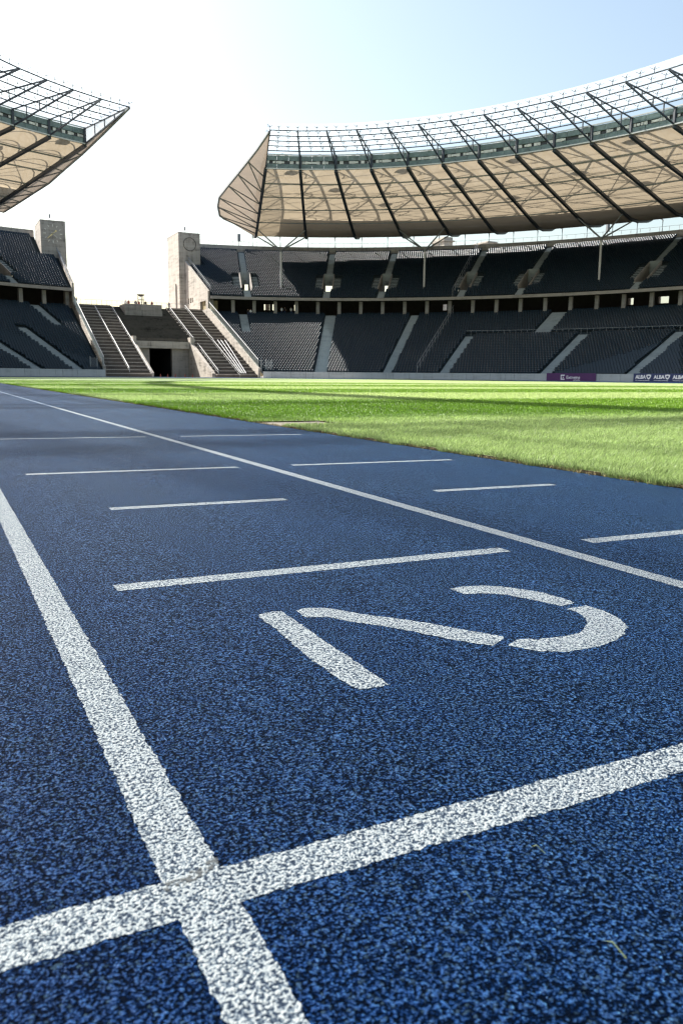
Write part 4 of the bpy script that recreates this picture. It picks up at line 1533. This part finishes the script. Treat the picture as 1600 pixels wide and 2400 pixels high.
# branching columns that carry the roof
def tree_column(tc, ribs, label, ftz):
    base = E(tc, up_d(6) + .4, up_z(6) - .4)
    t = thing('tree_column', label, 'column', base, 'branching steel columns under the right roof')
    fork = Vector((base.x, base.y, ftz))
    m = MB(); m.tube([base, base.lerp(fork, .5), fork], [.2, .23, .2], 12); m.build('trunk', M_POLE, t)
    m = MB(); m.tube([fork - Vector((0, 0, .3)), fork + Vector((0, 0, .1))], [.24, .3], 12); m.build('fork_node', M_GREYST, t)
    for rt in ribs:
        for d in (2.5, 9.0):
            m = MB(); m.tube([fork, E(rt, d, zb(d) - .35)], [.17, .12], 8); m.build('branch', M_GREYST, t)
tree_column(1.251, (1.3046, 1.1966), 'branching steel column nearest to the ringed tower', 27.3)
tree_column(.939, (.991, .8934), 'branching steel column in the middle of the right grandstand', 27.2)
tree_column(.595, (.6313, .5503), 'branching steel column nearest to the right edge of the picture', 27.4)

for tq, lab in ((1.331, 'small grey loudspeaker on the rim railing near the ringed tower'), (.64, 'small grey loudspeaker on the rim railing near the right edge of the picture')):
    p = E(tq, 29.2, 32.5)
    t = thing('loudspeaker', lab, 'loudspeaker', p)
    m = MB(); m.box(p.x - .3, p.x + .3, p.y - .25, p.y + .25, p.z + .2, p.z + 1.9); m.box(p.x - .34, p.x + .34, p.y - .3, p.y - .25, p.z + .25, p.z + 1.85); m.build('cabinet', M_GREYST, t)
    m = MB(); m.beam(p - Vector((0, 0, .95)), p + Vector((0, 0, .2)), .1, up=(1, 0, 0)); m.build('bracket', M_GREYST, t)

# ================================================================== FAR BLOCKS BEHIND THE RIM
m = MB(); m.box(173.2, 177.0, 258, 266, 14, 52.2); m.box(172.6, 177.6, 257.4, 266.6, 50.6, 51.0)
tag(m.build('distant_tower', M_CONC), 'square pale tower top showing behind the rim of the right grandstand', 'tower')
m = MB(); m.box(187.2, 191.6, 250, 259, 14, 50.7); m.box(186.9, 191.9, 249.7, 259.3, 50.1, 50.3)
tag(m.build('distant_tower', M_CONC), 'flat far roof block just above the rim, right of the pale tower top', 'tower')

# ================================================================== PEOPLE
def person_mesh(name, pose):
    me = bpy.data.meshes.new(name)
    if pose == 'stand':
        V = [(0, 0, .95), (0, 0, 1.2), (0, .01, 1.42), (0, .01, 1.52), (0, .03, 1.64), (0, .03, 1.76),
             (.1, 0, .9), (.11, .02, .5), (.11, 0, .08), (.12, .14, .03), (-.1, 0, .9), (-.12, -.05, .5), (-.13, -.1, .08), (-.13, .04, .03),
             (.2, 0, 1.4), (.26, -.02, 1.12), (.24, .12, .9), (-.2, 0, 1.4), (-.27, 0, 1.12), (-.22, .15, .95)]
    else:
        V = [(0, 0, .12), (0, -.02, .38), (0, .02, .6), (0, .03, .7), (0, .06, .82), (0, .06, .94),
             (.1, .04, .1), (.12, .42, .16), (.12, .46, -.25), (.12, .58, -.3), (-.1, .04, .1), (-.12, .42, .16), (-.12, .48, -.25), (-.12, .6, -.3),
             (.2, 0, .58), (.25, .12, .34), (.15, .34, .24), (-.2, 0, .58), (-.25, .12, .34), (-.15, .34, .24)]
    Eg = [(0, 1), (1, 2), (2, 3), (3, 4), (4, 5), (0, 6), (6, 7), (7, 8), (8, 9), (0, 10), (10, 11), (11, 12), (12, 13), (2, 14), (14, 15), (15, 16), (2, 17), (17, 18), (18, 19)]
    Rr = [.15, .15, .16, .06, .1, .08, .09, .065, .045, .04, .09, .065, .045, .04, .065, .045, .035, .065, .045, .035]
    me.from_pydata(V, Eg, [])
    o = bpy.data.objects.new(name, me)
    COL.objects.link(o)
    md = o.modifiers.new('skin', 'SKIN')
    for i, sv in enumerate(me.skin_vertices[0].data):
        sv.radius = (Rr[i] * (1.15 if i in (0, 1, 2) else 1), Rr[i] * (.8 if i in (0, 1, 2) else 1))
        sv.use_root = (i == 0)
    sb = o.modifiers.new('sub', 'SUBSURF'); sb.levels = 1; sb.render_levels = 1
    dg = bpy.context.evaluated_depsgraph_get()
    out = bpy.data.meshes.new_from_object(o.evaluated_get(dg))
    bpy.data.objects.remove(o)
    return out
base_st = person_mesh('person_standing', 'stand')
base_si = person_mesh('person_sitting', 'sit')
SKIN = plain('skin', (.45, .28, .2), .6)
HAIR = plain('hair', (.05, .035, .025), .7)
def person(loc, shirt, trousers, label, sit=False, rz=0.0, group=None):
    me = (base_si if sit else base_st).copy()
    me.materials.clear()
    for mt in (trousers, shirt, SKIN, HAIR):
        me.materials.append(mt)
    for p in me.polygons:
        z = p.center.z
        k = 0
        if sit:
            k = 3 if z > .88 else 2 if z > .68 else 1 if z > .17 and p.center.y < .3 else 0
        else:
            k = 3 if z > 1.7 else 2 if z > 1.5 else 1 if z > .95 else 0
            if k == 1 and abs(p.center.x) > .21 and z < 1.2: k = 2
        p.material_index = k
    me.shade_smooth()
    o = bpy.data.objects.new('person', me)
    COL.objects.link(o)
    o.location = loc; o.rotation_euler = (0, 0, rz)
    return tag(o, label, 'person', group)
def cloth(n, c): return plain('cloth_' + n, c, .85)
RED, WHT, BLK, NVY, GRY = cloth('red', (.22, .06, .06)), cloth('white', (.75, .75, .75)), cloth('black', (.02, .02, .022)), cloth('navy', (.03, .05, .12)), cloth('grey', (.2, .2, .22))
PG = 'visitors standing on the gate platform'
person((36.9, 173.2, 14.16), WHT, GRY, 'person in a pale top at the left end of the parapet on the skyline', rz=2.6, group=PG)
person((37.5, 173.0, 14.16), RED, NVY, 'person in a red top second from the left behind the parapet', rz=3.3, group=PG)
person((38.9, 173.0, 14.16), GRY, BLK, 'person in grey left of the fire bowl behind the parapet', rz=3.0, group=PG)
person((39.25, 173.6, 14.1), BLK, BLK, 'person in black just left of the fire bowl', rz=2.0, group=PG)
person((39.75, 173.4, 14.1), RED, GRY, 'person in red beside the left leg of the fire bowl', rz=3.6, group=PG)
person((40.9, 172.6, 14.1), BLK, NVY, 'person in dark clothes seen between the legs of the fire bowl', rz=3.1, group=PG)
person((42.4, 173.0, 14.16), RED, BLK, 'person in red alone near the right end of the parapet', rz=3.2, group=PG)
person((26.9, 172.5, 14.16), BLK, BLK, 'person in black at the head of the left staircase by the glass railing', rz=1.2, group=PG)
person((26.35, 171.6, 14.16), GRY, NVY, 'second person at the head of the left staircase, partly behind the railing', rz=1.9, group=PG)
person((46.2, 173.5, 14.16), GRY, BLK, 'person in grey at the foot of the ringed tower', rz=3.0, group=PG)
for t_, sh, lab in ((1.3275, BLK, 'seated person in black on the top row of the lower tier'), (1.3215, WHT, 'seated person in a white top beside the one in black on the top row')):
    p = E(t_, low_d(39) + .3, low_z(39) + .38); n = NRM(t_)
    person(p, sh, NVY, lab, True, math.atan2(n.x, -n.y) + 0.0, 'spectators on the top row of the lower tier')
for t_, sh, lab in ((1.25, WHT, 'person in a white top standing in the dark concourse left of the next'), (1.243, BLK, 'person in black standing in the dark concourse behind the top row'), (1.2287, WHT, 'person in a white shirt by the bright opening of the dark concourse')):
    p = E(t_, 3.4, 13.45); n = NRM(t_)
    person(p, sh, NVY, lab, False, math.atan2(n.x, -n.y), 'people in the concourse')
